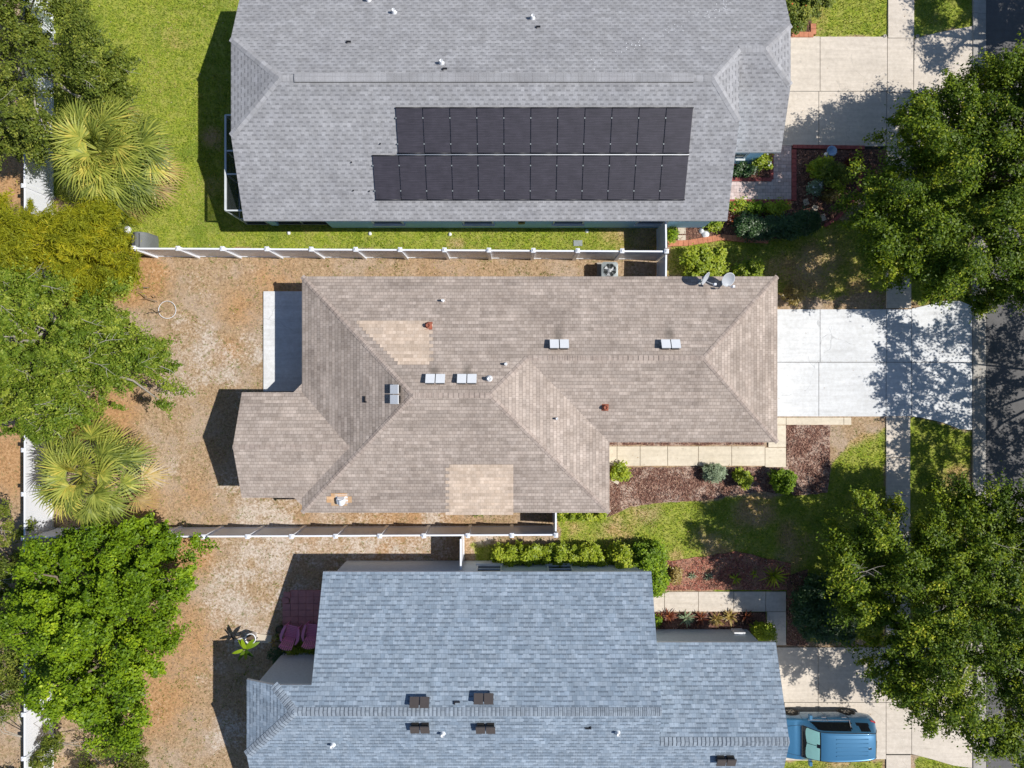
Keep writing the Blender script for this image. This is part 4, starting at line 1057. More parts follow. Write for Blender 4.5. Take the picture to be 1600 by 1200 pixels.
# ------------------------------------------------------------------ fences
def fence(label, p0, p1, n, ends=(True, True), hgt=1.83, group='white vinyl privacy fences', zb=-.05):
    root = empty('fence', (p0[0], p0[1], 0), label=label, cat='fence', group=group)
    P0, P1 = Vector((p0[0], p0[1], 0)), Vector((p1[0], p1[1], 0)); d = P1 - P0; L = d.length; ang = math.atan2(d.y, d.x)
    root.rotation_euler = (0, 0, ang); st = L / n
    for i in range(n + 1):
        if (i == 0 and not ends[0]) or (i == n and not ends[1]): continue
        mb = MB(); h = hgt + .07
        mb.box((i * st, 0, (h + zb) / 2), (.14, .17, h - zb)); mb.box((i * st, 0, h + .012), (.18, .20, .03)); mb.box((i * st, 0, h + .05), (.16, .18, .05), top=.25)
        mb.build('post', M['vinyl'], root)
    for i in range(n):
        mb = MB(); x0, x1 = i * st + .064, (i + 1) * st - .064; w = x1 - x0; dz = random.uniform(-.015, .01)
        mb.box(((x0 + x1) / 2, 0, hgt - .05 + dz), (w, .07, .14)); mb.box(((x0 + x1) / 2, 0, .09 + dz), (w, .06, .14))
        nb = 11
        for k in range(nb):
            mb.box((x0 + w * (k + .5) / nb, 0, (hgt + .02) / 2 + dz), (w / nb - .006, .024, hgt - .28))
        mb.box(((x0 + x1) / 2, 0, (hgt + .02) / 2 + dz), (w - .004, .014, hgt - .282))
        mb.build('panel', M['vinyl'], root)
    return root
fence('long white vinyl fence between the grey and beige roofed houses', (-16.35, 5.87), (6.68, 5.74), 12)
fence('short white vinyl fence from the grey roof wall to the corner post', (6.66, 7.16), (6.68, 5.83), 1, (False, False), group='short white cross fences')
fence('short white vinyl fence from the corner post to the beige roof wall', (6.68, 5.66), (6.66, 4.2), 1, (False, False), group='short white cross fences')
fence('long white vinyl fence between the beige and blue roofed houses', (-20.95, -6.64), (1.9, -6.53), 12, (False, True))
fence('short white vinyl fence joining the long fence to the beige house wall', (1.9, -6.44), (1.9, -5.1), 1, (False, False), group='short white cross fences')
fence('short white vinyl fence joining the long fence to the blue grey house', (-2.22, -6.65), (-2.22, -8.1), 1, (False, False), group='short white cross fences')
fence('white vinyl boundary fence running down the left side under the trees', (-21.1, 20), (-21.1, -20), 21)

# ------------------------------------------------------------------ objects
# satellite dishes
def dish(label, px, py, az, el, rad=.30):
    p = on(px, py, *PBN); root = empty('satellite_dish', tuple(p), label=label, cat='satellite dish', group='satellite dishes on the beige roof eave')
    mb = MB(); mb.box((0, 0, .02), (.2, .26, .03)); mb.tube([(0, 0, 0), (0, 0, .32), (.02, .10, .48)], .024, 8); mb.build('mast', M['metal_g'], root)
    D = Vector((math.cos(az) * math.cos(el), math.sin(az) * math.cos(el), math.sin(el))); q = D.to_track_quat('Z', 'Y').to_matrix().to_4x4()
    T = Matrix.Translation((.02, .12, .52)) @ q
    mb = MB(); prof = [(0, 0), (rad * .3, .008), (rad * .6, .03), (rad * .85, .06), (rad, .085), (rad + .012, .085), (rad + .012, .075), (rad * .85, .045), (rad * .5, .008), (0, -.02)]
    mb.lathe(prof[:5], (0, 0, 0), 28, 0); mb.lathe(prof[4:], (0, 0, 0), 28, 1); 
    for i, v_ in enumerate(mb.v): mb.v[i] = (v_[0] * .88, v_[1], v_[2])
    xf(mb, T).build('reflector', [M['dish'], M['vinyl']], root)
    mb = MB(); mb.tube([T @ Vector((0, -rad * .98, .04)), T @ Vector((0, -rad * .9, .30)), T @ Vector((0, -rad * .35, .50))], .016, 6); 
    mb.build('feed_arm', M['metal_w'], root)
    mb = MB(); e = T @ Vector((0, -rad * .3, .52)); mb.box(tuple(e), (.09, .09, .10)); mb.lathe([(0, 0), (.05, 0), (.05, .08), (0, .09)], (e.x - .02, e.y, e.z - .12), 10); mb.build('receiver', M['vinyl'], root)
dish('tilted satellite dish seen edge-on, the left one of the two on the eave', 1094, 441, R(-35), R(22), .31)
dish('round satellite dish facing the viewer, the right one on the eave', 1130, 443, R(-70), R(52), .31)

# air conditioner
def aircon():
    c = W(951, 424, .5); root = empty('air_conditioner', (c.x, c.y, 0), label='grey air conditioning unit on a pad beside the beige roofed house', cat='air conditioner')
    mb = MB(); mb.box((0, 0, .03), (.95, .95, .12)); mb.build('pad', M['conc_g'], root)
    mb = MB(); s = .36
    def ringp(k, z, c_=.09): return [(k * a, k * b, z) for a, b in ((-s + c_, -s), (s - c_, -s), (s, -s + c_), (s, s - c_), (s - c_, s), (-s + c_, s), (-s, s - c_), (-s, -s + c_))]
    A = ringp(1, .09); B = ringp(1, .80); Cc = ringp(1.03, .80); D = ringp(1.03, .84); E = [(.30 * math.cos(2 * math.pi * (i + .5) / 8 - math.pi * .75), .30 * math.sin(2 * math.pi * (i + .5) / 8 - math.pi * .75), .85) for i in range(8)]
    for a, b in ((A, B), (Cc, D), (D, E)):
        for i in range(8):
            j = (i + 1) % 8; mb.face([a[i], a[j], b[j], b[i]])
    for k in range(16):
        z = .13 + k * .041
        for i in range(8):
            j = (i + 1) % 8; mb.bar((A[i][0] * 1.01, A[i][1] * 1.01, z), (A[j][0] * 1.01, A[j][1] * 1.01, z), .012)
    mb.build('cabinet', M['metal_g'], root)
    mb = MB(); mb.lathe([(0, .6), (.3, .6), (.3, .84)], (0, 0, 0), 24); mb.build('fan_well', M['black'], root)
    mb = MB(); mb.lathe([(0, .78), (.09, .78), (.09, .70), (0, .70)], (0, 0, 0), 14)
    for k in range(3):
        a = k * 2.09; mb.face([(.08 * math.cos(a), .08 * math.sin(a), .70), (.26 * math.cos(a), .26 * math.sin(a), .69), (.25 * math.cos(a + .75), .25 * math.sin(a + .75), .76), (.08 * math.cos(a + .6), .08 * math.sin(a + .6), .75)])
    mb.build('fan', M['metal_w'], root)
    mb = MB()
    for rr in (.06, .11, .16, .21, .26, .305): mb.tube([(rr * math.cos(t), rr * math.sin(t), .86) for t in np.linspace(0, 2 * math.pi, 25)], .004, 4, cap=False)
    for k in range(8): mb.bar((0, 0, .862), (.31 * math.cos(k * math.pi / 4), .31 * math.sin(k * math.pi / 4), .852), .008)
    mb.build('grille', M['metal_g'], root)
aircon()

# lawn chairs
def chair_build(lab, loc, rz):
    root = empty('lawn_chair', loc, rz, label=lab, cat='lawn chair', group='pink slatted lawn chairs')
    mb = MB(); n = 6                     # seat of lengthwise-across slats, front is +y
    for k in range(7):
        f = k / 6; y = .38 - f * .48; z = .38 - f * .10; mb.box((0, y, z), (.52, .05, .02))
    mb.bar((-.24, .40, .35), (-.24, -.16, .24), .03, .08); mb.bar((.24, .40, .35), (.24, -.16, .24), .03, .08)
    mb.build('seat', M['pink'], root)
    mb = MB()
    for k in range(7):                   # fan shaped back
        u = (k - 3) / 3; x0 = u * .19; x1 = u * .27; top = .98 - .07 * u * u
        p = [(x0 - .022, -.12, .27), (x0 + .022, -.12, .27), (x1 + .027, -.44 - .04 * (1 - u * u), top), (x1 - .027, -.44 - .04 * (1 - u * u), top)]
        q = [(a, b - .018, c) for a, b, c in p]
        mb.face(p); mb.face(q[::-1])
        for i in range(4): j = (i + 1) % 4; mb.face([q[i], q[j], p[j], p[i]])
    mb.bar((-.22, -.24, .52), (.22, -.24, .52), .03, .05); mb.bar((-.25, -.39, .82), (.25, -.39, .82), .03, .05)
    mb.build('backrest', M['pink'], root)
    for s in (-1, 1):
        mb = MB(); A = [(s * .30, .40, .57), (s * .36, .15, .575), (s * .385, -.12, .57), (s * .33, -.34, .565)]; wd = [.09, .13, .12, .07]
        for i in range(3):
            a, b = A[i], A[i + 1]
            t = [(a[0] - wd[i] / 2, a[1], a[2]), (a[0] + wd[i] / 2, a[1], a[2]), (b[0] + wd[i + 1] / 2, b[1], b[2]), (b[0] - wd[i + 1] / 2, b[1], b[2])]
            l = [(x, y, z - .025) for x, y, z in t]; mb.face(t[::-1]); mb.face(l)
            for k in range(4): j = (k + 1) % 4; mb.face([l[k], l[j], t[j], t[k]])
        mb.build('armrest', M['pink'], root)
        mb = MB(); mb.bar((s * .29, .36, 0), (s * .29, .38, .56), .035, .09); mb.build('leg', M['pink'], root)
        mb = MB(); mb.bar((s * .28, -.50, 0), (s * .27, -.02, .36), .035, .08); mb.bar((s * .30, -.30, .12), (s * .34, -.32, .55), .03, .05); mb.build('leg', M['pink'], root)
    return root
c = W(459.5, 986); chair_build('pink slatted lawn chair fully in view on the red pavers', (c.x, c.y, .05), R(-14))
c = W(489, 984); chair_build('pink slatted lawn chair half hidden under the blue grey roof edge', (c.x + .1, c.y, .05), R(-6))
mb = MB()
for i in range(5):
    for j in range(7):
        if (i, j) in ((0, 0), (0, 1)): continue
        x, y = 443 + i * 12.2 + 5, 922 + j * 10.3 + 5; p = W(x, y); mb.box((p.x, p.y, .0 + random.uniform(0, .008)), (.345, .29, .08), random.uniform(-.015, .015))
tag(mb.build('patio', M['redpaver']), 'small patio of square red pavers beside the pink chairs', kind='structure')
mb = MB(); 
for k, (x, y) in enumerate(((449, 929), (447, 937))): p = W(x, y); mb.box((p.x, p.y, .06), (.3, .26, .07), .15 * k)
tag(mb.build('loose_paver', M['redpaver']), 'loose red pavers stacked at the upper left patio corner', 'paver')

# pots
def pot(label, px, py, r, h, mat, plant=None, seed=1):
    c = W(px, py, h); root = empty('flower_pot', (c.x, c.y, 0), label=label, cat='flower pot')
    mb = MB(); mb.lathe([(r * .66, 0), (r * .9, h * .85), (r * 1.02, h * .86), (r * 1.04, h), (r * .9, h), (r * .88, h * .86)], (0, 0, 0), 22); mb.build('pot', mat, root)
    mb = MB(); mb.lathe([(0, h * .86), (r * .5, h * .89), (r * .88, h * .86)], (0, 0, 0), 16); mb.build('soil', M['soil'], root)
    return root
pot('large white flower pot with bare soil next to the yellow green plant', 391, 998.5, .24, .45, M['vinyl'])
pot('small dark green flower pot left of the pink chairs', 436, 984, .17, .3, M['hedged'])
mb = MB(); p = W(400, 1000); mb.box((p.x + .1, p.y + .1, .01), (1.25, .38, .06), R(-6)); tag(mb.build('stone_slab', M['stone']), 'pinkish stone slab behind the white flower pot', 'slab')
rosette('young plant with broad yellow green leaves beside the white pot', 381, 1017, M['bright'], 3, n=8, L=.62, w=.17, h=1.5, hp=1.6, elev=(.0, .6), droop=.6, name='banana_plant')
rosette('small pale yellow plant between the pots and the pink chairs', 427, 1004, M['gold'], 4, n=8, L=.3, w=.06, h=.3)
mb = MB(); mb.tube([W(352, 984, .05), W(358, 992, .08), W(366, 999, .05)], [.03, .035, .03], 6); tag(mb.build('stick', M['black']), 'short black stick leaning at the shadow edge', 'stick')
mb = MB(); mb.tube([W(367, 1001, .04), W(374, 998, .1), W(388, 995, .06)], .02, 6); mb.tube([W(366, 1003, .04), W(380, 1001, .05)], .018, 6); tag(mb.build('garden_hose', M['vinyl']), 'short piece of pale hose beside the white pot', 'hose')

# white hoop in the yard
c = W(262, 484); mb = MB(); mb.tube([(c.x + .40 * math.cos(t), c.y + .40 * math.sin(t), .04 + .02 * math.sin(2 * t)) for t in np.linspace(0, 2 * math.pi, 33)], .014, 6, cap=False)
tag(mb.build('hoop', M['vinyl']), 'thin white hoop lying on the sandy yard by the tree edge', 'hoop')
# covered grill
c = W(222, 378, .6); root = empty('covered_grill', (c.x, c.y, 0), label='dark grey arched cover standing behind the fence end', cat='covered grill')
mb = MB(); n = 12
sec = [(.44, 0), (.43, .3), (.40, .6), (.36, .8), (.27, .95), (.14, 1.03), (0, 1.06)]
sec = sec + [(-a, b) for a, b in sec[-2::-1]]
for i in range(len(sec) - 1):
    a, b = sec[i], sec[i + 1]
    for y0, y1, k0, k1 in ((-.38, -.2, .92, 1), (-.2, .2, 1, 1), (.2, .38, 1, .92)):
        mb.face([(a[0] * k0, y0, a[1] * k0), (a[0] * k1, y1, a[1] * k1), (b[0] * k1, y1, b[1] * k1), (b[0] * k0, y0, b[1] * k0)][::-1], smooth=True)
mb.face([(a * .92, -.38, b * .92) for a, b in sec]); mb.face([(a * .92, .38, b * .92) for a, b in sec][::-1])
mb.build('cover', M['cover'], root)
mb = MB()
for x in (-.1, .12): mb.bar((x, -.3, 1.055), (x, .3, 1.055), .02, .02)
for x in (-.3, .3):
    for y in (-.28, .28): mb.bar((x, y, -.02), (x, y, .3), .04)
mb.build('seam', M['black'], root)
# sprinkler valve lid
c = W(200, 359); mb = MB(); mb.lathe([(.16, -.05), (.16, .06), (.13, .09), (0, .10)], (c.x, c.y, 0), 18); mb.box((c.x, c.y - .02, .11), (.2, .05, .03))
tag(mb.build('utility_lid', M['metal_w']), 'small round pale lid in the grass left of the covered grill', 'utility lid')
for (x, y), lab in zip(((451, 364), (578, 365), (703, 366), (917, 361)), ('leftmost small sprinkler head in the strip of lawn', 'second small sprinkler head from the left in the strip of lawn', 'third small sprinkler head from the left in the strip of lawn', 'rightmost small white sprinkler head near the wall')):
    c = W(x, y); mb = MB(); mb.lathe([(.085, -.03), (.085, .015), (.05, .02), (.045, .07), (0, .075)], (c.x, c.y, 0), 14); tag(mb.build('sprinkler_head', M['metal_w']), lab, 'sprinkler', 'sprinkler heads in the lawn')
for (x, y), lab in zip(((1382, 57), (1433, 57)), ('round sprinkler ring left of the sidewalk corner', 'round sprinkler ring right of the sidewalk corner')):
    c = W(x, y); mb = MB(); mb.lathe([(.08, -.02), (.08, .05), (.05, .055), (.045, .03), (0, .03)], (c.x, c.y, 0), 14); tag(mb.build('sprinkler_head', M['conc_g']), lab, 'sprinkler', 'sprinkler rings at the sidewalk')
for x, y, r_, lab in ((1096, 361, .10, 'smaller white domed lid beside the stepping stones'), (1102, 366, .14, 'larger white domed lid beside the stepping stones')):
    c = W(x, y); mb = MB(); mb.lathe([(r_ * 1.25, -.02), (r_ * 1.25, .05), (r_, .06), (r_ * .8, .13), (0, .17)], (c.x, c.y, 0), 18); tag(mb.build('utility_lid', M['vinyl']), lab, 'utility lid')
for x, y, s, a, lab in ((1065, 361, (.36, .28), 0, 'upper of the two tan stepping stones by the cross fence'), (1065, 372.5, (.36, .28), 0, 'lower of the two tan stepping stones by the cross fence'), (1259, 316, (.24, .28), .3, 'tan stepping stone nearest the paver path corner'), (1273, 325, (.26, .22), -.4, 'middle stepping stone in the shaded mulch bed'), (1286, 340, (.2, .3), .3, 'grey stepping stone next to the curved red edging')):
    c = W(x, y); mb = MB(); mb.box((c.x, c.y, .01), (*s, .07), a); tag(mb.build('stepping_stone', M['stone']), lab, 'stepping stone', 'stepping stones')
c = W(973 - 70, 380); mb = MB(); mb.box((c.x, c.y, .0), (.4, .26, .05)); tag(mb.build('paver_stone', M['metal_g']), 'pale grey stone in the lawn strip near the fence', 'stone')
# garden figure: white glazed bowl birdbath
c = W(1291, 242); root = empty('bird_bath', (c.x, c.y, 0), label='small white and blue bird bath in the shaded bed by the driveway', cat='bird bath')
mb = MB(); mb.lathe([(.13, 0), (.11, .04), (.05, .1), (.045, .42), (.1, .46)], (0, 0, 0), 16); mb.build('pedestal', M['vinyl'], root)
mb = MB(); mb.lathe([(.08, .45), (.2, .5), (.23, .56), (.205, .56), (.12, .50), (0, .49)], (0, 0, 0), 22); mb.build('bowl', simple('blue_glaze', (.35, .5, .72), .2), root)
mb = MB(); c2 = (.24, .05); mb.lathe([(.0, .0), (.10, .01), (.11, .12), (.06, .2), (.07, .28), (0, .34)], (.3, .03, 0), 14); mb.build('figurine', M['vinyl'], root)
# yellow hose bib on wall and stone in the mulch
c = W(961, 752); mb = MB(); mb.box((c.x, c.y, .02), (.4, .16, .1), R(-30), top=.85); tag(mb.build('stone', M['stone']), 'elongated pale stone in the mulch below the yellow green bush', 'stone')

# ------------------------------------------------------------------ car
def catmull(xs, P, n):
    """resample control rows"""
    P = np.asarray(P, float); xs = np.asarray(xs, float); out = []; t = np.linspace(0, len(xs) - 1, n)
    for tt in t:
        i = min(int(tt), len(xs) - 2); f = tt - i
        p0, p1, p2, p3 = P[max(i - 1, 0)], P[i], P[i + 1], P[min(i + 2, len(P) - 1)]
        out.append(.5 * ((2 * p1) + (-p0 + p2) * f + (2 * p0 - 5 * p1 + 4 * p2 - p3) * f * f + (-p0 + 3 * p1 - 3 * p2 + p3) * f ** 3))
    return np.array(out), t
def car():
    root = empty('car', (11.75, -15.82, .03), label='blue station wagon parked on the tan driveway, front under the roof edge', cat='car')
    m_, t_, b_2 = newmat('blue_car_paint'); b_2.inputs['Base Color'].default_value = (.06, .20, .36, 1); b_2.inputs['Metallic'].default_value = .3; b_2.inputs['Roughness'].default_value = .32; b_2.inputs['Coat Weight'].default_value = .8; b_2.inputs['Coat Roughness'].default_value = .06
    paint = m_
    glassm = simple('car_glass', (.012, .014, .018), .06, var=.1); shade = simple('sun_shade', (.32, .62, .58), .35, var=.06)
    clad = simple('car_cladding', (.05, .05, .052), .6); tyrem = simple('tyre_rubber', (.02, .02, .02), .85); rimm = simple('alloy_rim', (.42, .40, .37), .35, metal=.8, var=.05)
    # stations: s, half width, belt z, belt half width, top z, top half width, bottom z
    S = [(0.00, .62, .62, .56, .68, .40, .38), (.10, .80, .74, .72, .80, .50, .28), (.35, .89, .88, .83, .94, .58, .22), (.75, .93, .97, .87, 1.03, .66, .20), (1.05, .94, 1.0, .89, 1.08, .70, .20),
         (1.45, .95, 1.02, .89, 1.40, .66, .20), (1.78, .95, 1.02, .89, 1.60, .63, .20), (2.2, .95, 1.03, .89, 1.67, .63, .20), (2.9, .95, 1.04, .89, 1.68, .62, .20), (3.5, .945, 1.06, .88, 1.66, .60, .20), (3.95, .93, 1.07, .86, 1.61, .57, .22),
         (4.18, .91, 1.06, .83, 1.50, .54, .26), (4.38, .86, 1.0, .78, 1.12, .60, .32), (4.48, .74, .82, .66, .88, .48, .40)]
    rows = []
    for s, w, zb, wb, zt, wt, z0 in S:
        cr = .035 if 1.5 < s < 4.1 else .03
        rows.append([(s, 0, z0), (s, w * .80, z0), (s, w * .955, z0 + .10), (s, w, z0 + .30 if z0 < .3 else z0 + .15), (s, w * .99, zb - .18), (s, wb, zb), (s, wb + (wt - wb) * .45, zb + (zt - zb) * .48), (s, wt, zt), (s, wt * .88, zt + cr * .55), (s, wt * .5, zt + cr), (s, 0, zt + cr * 1.15)])
    G, ts = catmull([r_[0] for r_ in S], rows, 92)
    # resample across
    K = len(rows[0]); nj = 40; G2 = []
    for r_ in G:
        q, tj = catmull(range(K), r_, nj); G2.append(q)
    G = np.array(G2)
    sidx = lambda s: np.interp(s, [a[0] for a in S], range(len(S)))
    wheels = [(.90, .335), (3.42, .335)]
    parts = {k: MB() for k in ('body', 'windshield', 'rear_window', 'side_window1', 'side_window2', 'side_window3', 'side_window4', 'cladding')}
    for i in range(len(G) - 1):
        tm = (ts[i] + ts[i + 1]) / 2
        for j in range(nj - 1):
            jm = (tj[j] + tj[j + 1]) / 2
            for sd in (-1, 1):
                q = [G[i][j], G[i + 1][j], G[i + 1][j + 1], G[i][j + 1]]
                q = [(a[0], a[1] * sd, a[2]) for a in q]
                if sd > 0: q = q[::-1]
                c = np.mean(q, 0)
                if jm < 4.2 and any((c[0] - wx) ** 2 + (c[2] - wz) ** 2 < .36 ** 2 for wx, wz in wheels) and abs(c[1]) > .5: continue
                k = 'body'
                s_ = c[0]
                if jm < 2.4: k = 'cladding'
                elif 4.12 < tm < 5.85 and jm > 7.15: k = 'windshield'
                elif tm > 10.75 and tm < 11.8 and jm > 7.2: k = 'rear_window'
                elif 5.28 < jm < 6.75 and 1.38 + (jm - 5.28) * .22 < s_ < 3.25 - (jm - 5.28) * .10: k = 'side_window'
                elif 5.35 < jm < 6.6 and 3.42 + (6.6 - jm) * .02 + (jm - 5.35) * .05 < s_ < 4.0 - (jm - 5.3) * .05: k = 'side_window'
                if k == 'side_window': k += str((1 if sd > 0 else 2) + (0 if s_ < 3.35 else 2))
                parts[k].face(q, smooth=True)
    for k, mb in parts.items():
        mb.build(k.rstrip('1234'), {'body': paint, 'cladding': clad}.get(k, glassm), root, weld=True)
    # folded sun shade seen through the windshield, laid just outside the dark glass band
    def surf(tt, jj):
        i = tt / (len(S) - 1) * 91; i0 = min(int(i), 90); j = jj / (K - 1) * (nj - 1); j0 = min(int(j), nj - 2); f, g = i - i0, j - j0
        return G[i0][j0] * (1 - f) * (1 - g) + G[i0 + 1][j0] * f * (1 - g) + G[i0][j0 + 1] * (1 - f) * g + G[i0 + 1][j0 + 1] * f * g
    mb = MB()
    for sd in (-1, 1):
        n = 14; ny = 10
        def pt(a, b):
            t0 = 4.42 + .16 * (1 - math.sin(math.pi * min(1, .12 + b * .86))) ; t1 = 5.72
            p = surf(t0 + (t1 - t0) * a, 10 - .05 - 2.72 * b); return (p[0] - .004, p[1] * sd, p[2] + .008)
        for i in range(n):
            for j in range(ny):
                if i > 9 and j < 1: continue
                q = [pt(i / n, j / ny), pt((i + 1) / n, j / ny), pt((i + 1) / n, (j + 1) / ny), pt(i / n, (j + 1) / ny)]
                mb.face(q if sd < 0 else q[::-1], smooth=True)
    mb.build('sun_shade', shade, root)
    mb = MB()
    for y in (-.36, -.18, 0, .18, .36):
        mb = MB(); mb.bar((2.35, y, 1.722), (3.75, y, 1.69), .035, .03); mb.build('roof_rib', paint, root)
    gapm = simple('panel_gap', (.01, .01, .012), .6)
    for sd in (-1, 1):
        # roof drip rails, pillar edges and door gaps following the body surface
        mb = MB(); mb.tube([(lambda p: (p[0], p[1] * sd, p[2] + .004))(surf(tt, 7.0)) for tt in np.linspace(4.2, 11.6, 30)], .014, 5); mb.build('drip_rail', gapm, root)
        for sx in (1.18, 2.28, 3.22):
            tt = sidx(sx); mb = MB(); mb.tube([(lambda p: (p[0], (p[1] + .001) * sd, p[2]))(surf(tt, jj)) for jj in np.linspace(2.6, 5.2, 10)], .007, 4); mb.build('door_gap', gapm, root)
        mb = MB(); mb.tube([(lambda p: (p[0], p[1] * sd, p[2] + .002))(surf(tt, 7.35)) for tt in np.linspace(.9, 3.9, 12)], .007, 4); mb.build('hood_gap', gapm, root)
    mb = MB(); mb.tube([(lambda p: (p[0], p[1], p[2] + .004))(surf(4.12, 10 - 2.8 * f)) for f in np.linspace(0, 1, 8)][::-1] + [(lambda p: (p[0], -p[1], p[2] + .004))(surf(4.12, 10 - 2.8 * f)) for f in np.linspace(0.02, 1, 8)], .03, 5); mb.build('cowl', gapm, root)
    mb = MB(); mb.box((3.82, -.05, 1.70), (.16, .05, .06), top=.5); mb.build('antenna', M['black'], root)
    chrome = simple('chrome_trim', (.7, .7, .72), .2, metal=.9)
    for sd in (-1, 1):
        mb = MB(); mb.bar((1.40, sd * .885, 1.035), (3.25, sd * .885, 1.06), .022, .022); mb.bar((3.22, sd * .885, 1.055), (3.12, sd * .75, 1.42), .02); mb.build('window_trim', chrome, root)
        mb = MB(); mb.box((1.50, sd * 1.03, 1.06), (.15, .22, .14), top=.8); mb.bar((1.48, sd * .88, 1.0), (1.5, sd * .98, 1.03), .05); mb.build('side_mirror', paint, root)
        mb = MB(); mb.box((4.28, sd * .80, .98), (.26, .10, .16), R(-20 * sd), top=.8); mb.build('tail_light', simple('tail_light_red', (.5, .02, .03), .25), root)
        mb = MB(); mb.box((.18, sd * .68, .76), (.30, .22, .10), R(-28 * -sd), top=.7); mb.build('headlight', simple('headlight_lens', (.6, .62, .64), .15), root)
        for hx in (2.05, 2.95):
            mb = MB(); mb.bar((hx, sd * .955, .93), (hx + .2, sd * .955, .935), .03, .03); mb.build('door_handle', chrome, root)
        for wx, wz in wheels:
            w = empty('wheel', (wx, sd * .84, wz)); w.parent = root
            mb = MB(); mb.lathe([(.20, -.11), (.30, -.115), (.335, -.08), (.335, .08), (.30, .115), (.20, .11)], (0, 0, 0), 32, 0, axis='Y'); mb.build('tyre', tyrem, w)
            mb = MB(); mb.lathe([(.205, .10 * sd), (.19, .06 * sd), (.19, .02 * sd)], (0, 0, 0), 28, 0, axis='Y'); mb.lathe([(0, .085 * sd), (.05, .085 * sd), (.055, .06 * sd)], (0, 0, 0), 16, 0, axis='Y')
            for k in range(5):
                a = k * 2 * math.pi / 5
                for off in (-.13, .13): mb.bar((.04 * math.cos(a), .08 * sd, .04 * math.sin(a)), (.2 * math.cos(a + off), .075 * sd, .2 * math.sin(a + off)), .03, .03)
            mb.build('rim', rimm, w)
            mb = MB(); mb.tube([(.375 * math.cos(t), .085 * sd, .375 * math.sin(t)) for t in np.linspace(-.25, math.pi + .25, 17)], .032, 6); mb.build('wheel_arch', clad, w)
            mb = MB(); mb.lathe([(0, -.06 * sd), (.37, -.06 * sd)], (0, 0, 0), 24, 0, axis='Y'); mb.build('wheel_well', M['black'], w)
    mb = MB(); mb.box((4.45, 0, .52), (.06, 1.3, .2)); mb.build('rear_bumper', clad, root)
    mb = MB(); mb.bar((1.12, -.6, 1.10), (1.2, -.05, 1.15), .03, .02); mb.bar((1.12, .0, 1.10), (1.2, .55, 1.15), .03, .02); mb.build('wiper', M['black'], root)
    mb = MB(); mb.bar((4.30, -.2, 1.30), (4.31, .1, 1.30), .03); mb.build('rear_wiper', M['black'], root)
car()

# ------------------------------------------------------------------ trees
def palm_tree(label, px, py, h, nf, L, seed, lean=(0, 0), droopy=1.0, gap=None):
    c = W(px, py, h); r = np.random.default_rng(seed)
    bx, by = c.x + lean[0], c.y + lean[1]
    root = empty('palm_tree', (bx, by, 0), label=label, cat='palm tree', group='fan palms by the left fence')
    top = Vector((c.x - bx, c.y - by, h)); mb = MB()
    pts = [Vector((0, 0, -.1)), top * .5 + Vector((0, 0, 0)), top]
    mb.tube([pts[0], top * .35, top * .7, top], [.24, .19, .18, .15], 12)
    for k in range(26):
        a = k * 2.4; z = h * (.35 + .62 * k / 26); p = top * (z / h); mb.bar(p + Vector((math.cos(a) * .12, math.sin(a) * .12, -.08)), p + Vector((math.cos(a) * .28, math.sin(a) * .28, .16)), .09, .03)
    mb.build('trunk', M['bark'], root)
    for i in range(nf):
        f = i / nf; az = i * 2.39996 + r.normal() * .15
        if gap and abs((az % (2 * math.pi)) - gap) < .22 and f < .6: continue
        el = R(-28 + 98 * f ** 1.1) + r.normal() * .08
        Lp = L * (.70 - .42 * f) * r.uniform(.75, 1.15); Rf = L * .44 * r.uniform(.85, 1.1) * (1 - .15 * f)
        dry = f < .16 and r.random() < .75
        d = np.array([math.cos(az) * math.cos(el), math.sin(az) * math.cos(el), math.sin(el)]); s = np.array([-math.sin(az), math.cos(az), 0])
        o0 = np.array(top) + np.array([0, 0, -.25 + .3 * f])
        hub = o0 + d * Lp + np.array([0, 0, -.10 * Lp]); d2 = d * 1.0 + np.array([0, 0, -.35]); d2 /= np.linalg.norm(d2); n_ = np.cross(d2, s)
        if n_[2] < 0: n_ = -n_
        V = []; ns = 22
        # petiole
        for q in range(3):
            a0, a1 = o0 + (hub - o0) * q / 3, o0 + (hub - o0) * (q + 1) / 3; V += [a0 - s * .022, a1 - s * .018, a1 + s * .018, a0 + s * .022]
        for k in range(ns):
            th = R(-98 + 196 * k / (ns - 1)) + r.normal() * .02; c1 = math.cos(th); s1_ = math.sin(th)
            dirv = d2 * c1 + s * s1_; ln = Rf * (1 - .28 * abs(th) / 2.06) * r.uniform(.9, 1.05); fold = n_ * (.05 if k % 2 else -.0)
            side = np.cross(n_, dirv)
            seg = []; p = hub + d2 * (Rf * .12 * max(0, c1)); v = dirv + n_ * (.12 * abs(s1_)); 
            w = [.012, .036, .032, .018, .002]
            for q in range(5):
                seg.append((p - side * w[q] * .9 + fold * (q == 1), p + side * w[q] * .9)); p = p + v * ln / 4
                v = v + np.array([0, 0, -.10 - .14 * q * droopy]) ; v = v / np.linalg.norm(v)
            for q in range(4): V += [seg[q][0], seg[q + 1][0], seg[q + 1][1], seg[q][1]]
        V = np.array(V); m_ = len(V) // 4; sg = np.concatenate([np.full(3, 0.), np.repeat(r.normal(0, .16, ns), 4)])
        tn = sg + np.clip(r.normal(.30 + .28 * f, .14) + r.normal(0, .08, m_) + (.35 if f < .25 and r.random() < .35 else 0), 0, 1); tn = np.clip(tn, 0, 1)
        npmesh('frond', V, 4, tn, M['palmdry'] if dry else M['palm'], root)
palm_tree('dense yellow green fan palm on the green lawn in the upper left', 160, 238, 3.3, 60, 2.95, 5, lean=(-.6, .1))
palm_tree('fan palm with open gaps on the brown yard in the lower left', 131, 742, 3.7, 46, 2.7, 9, lean=(-.3, .2))

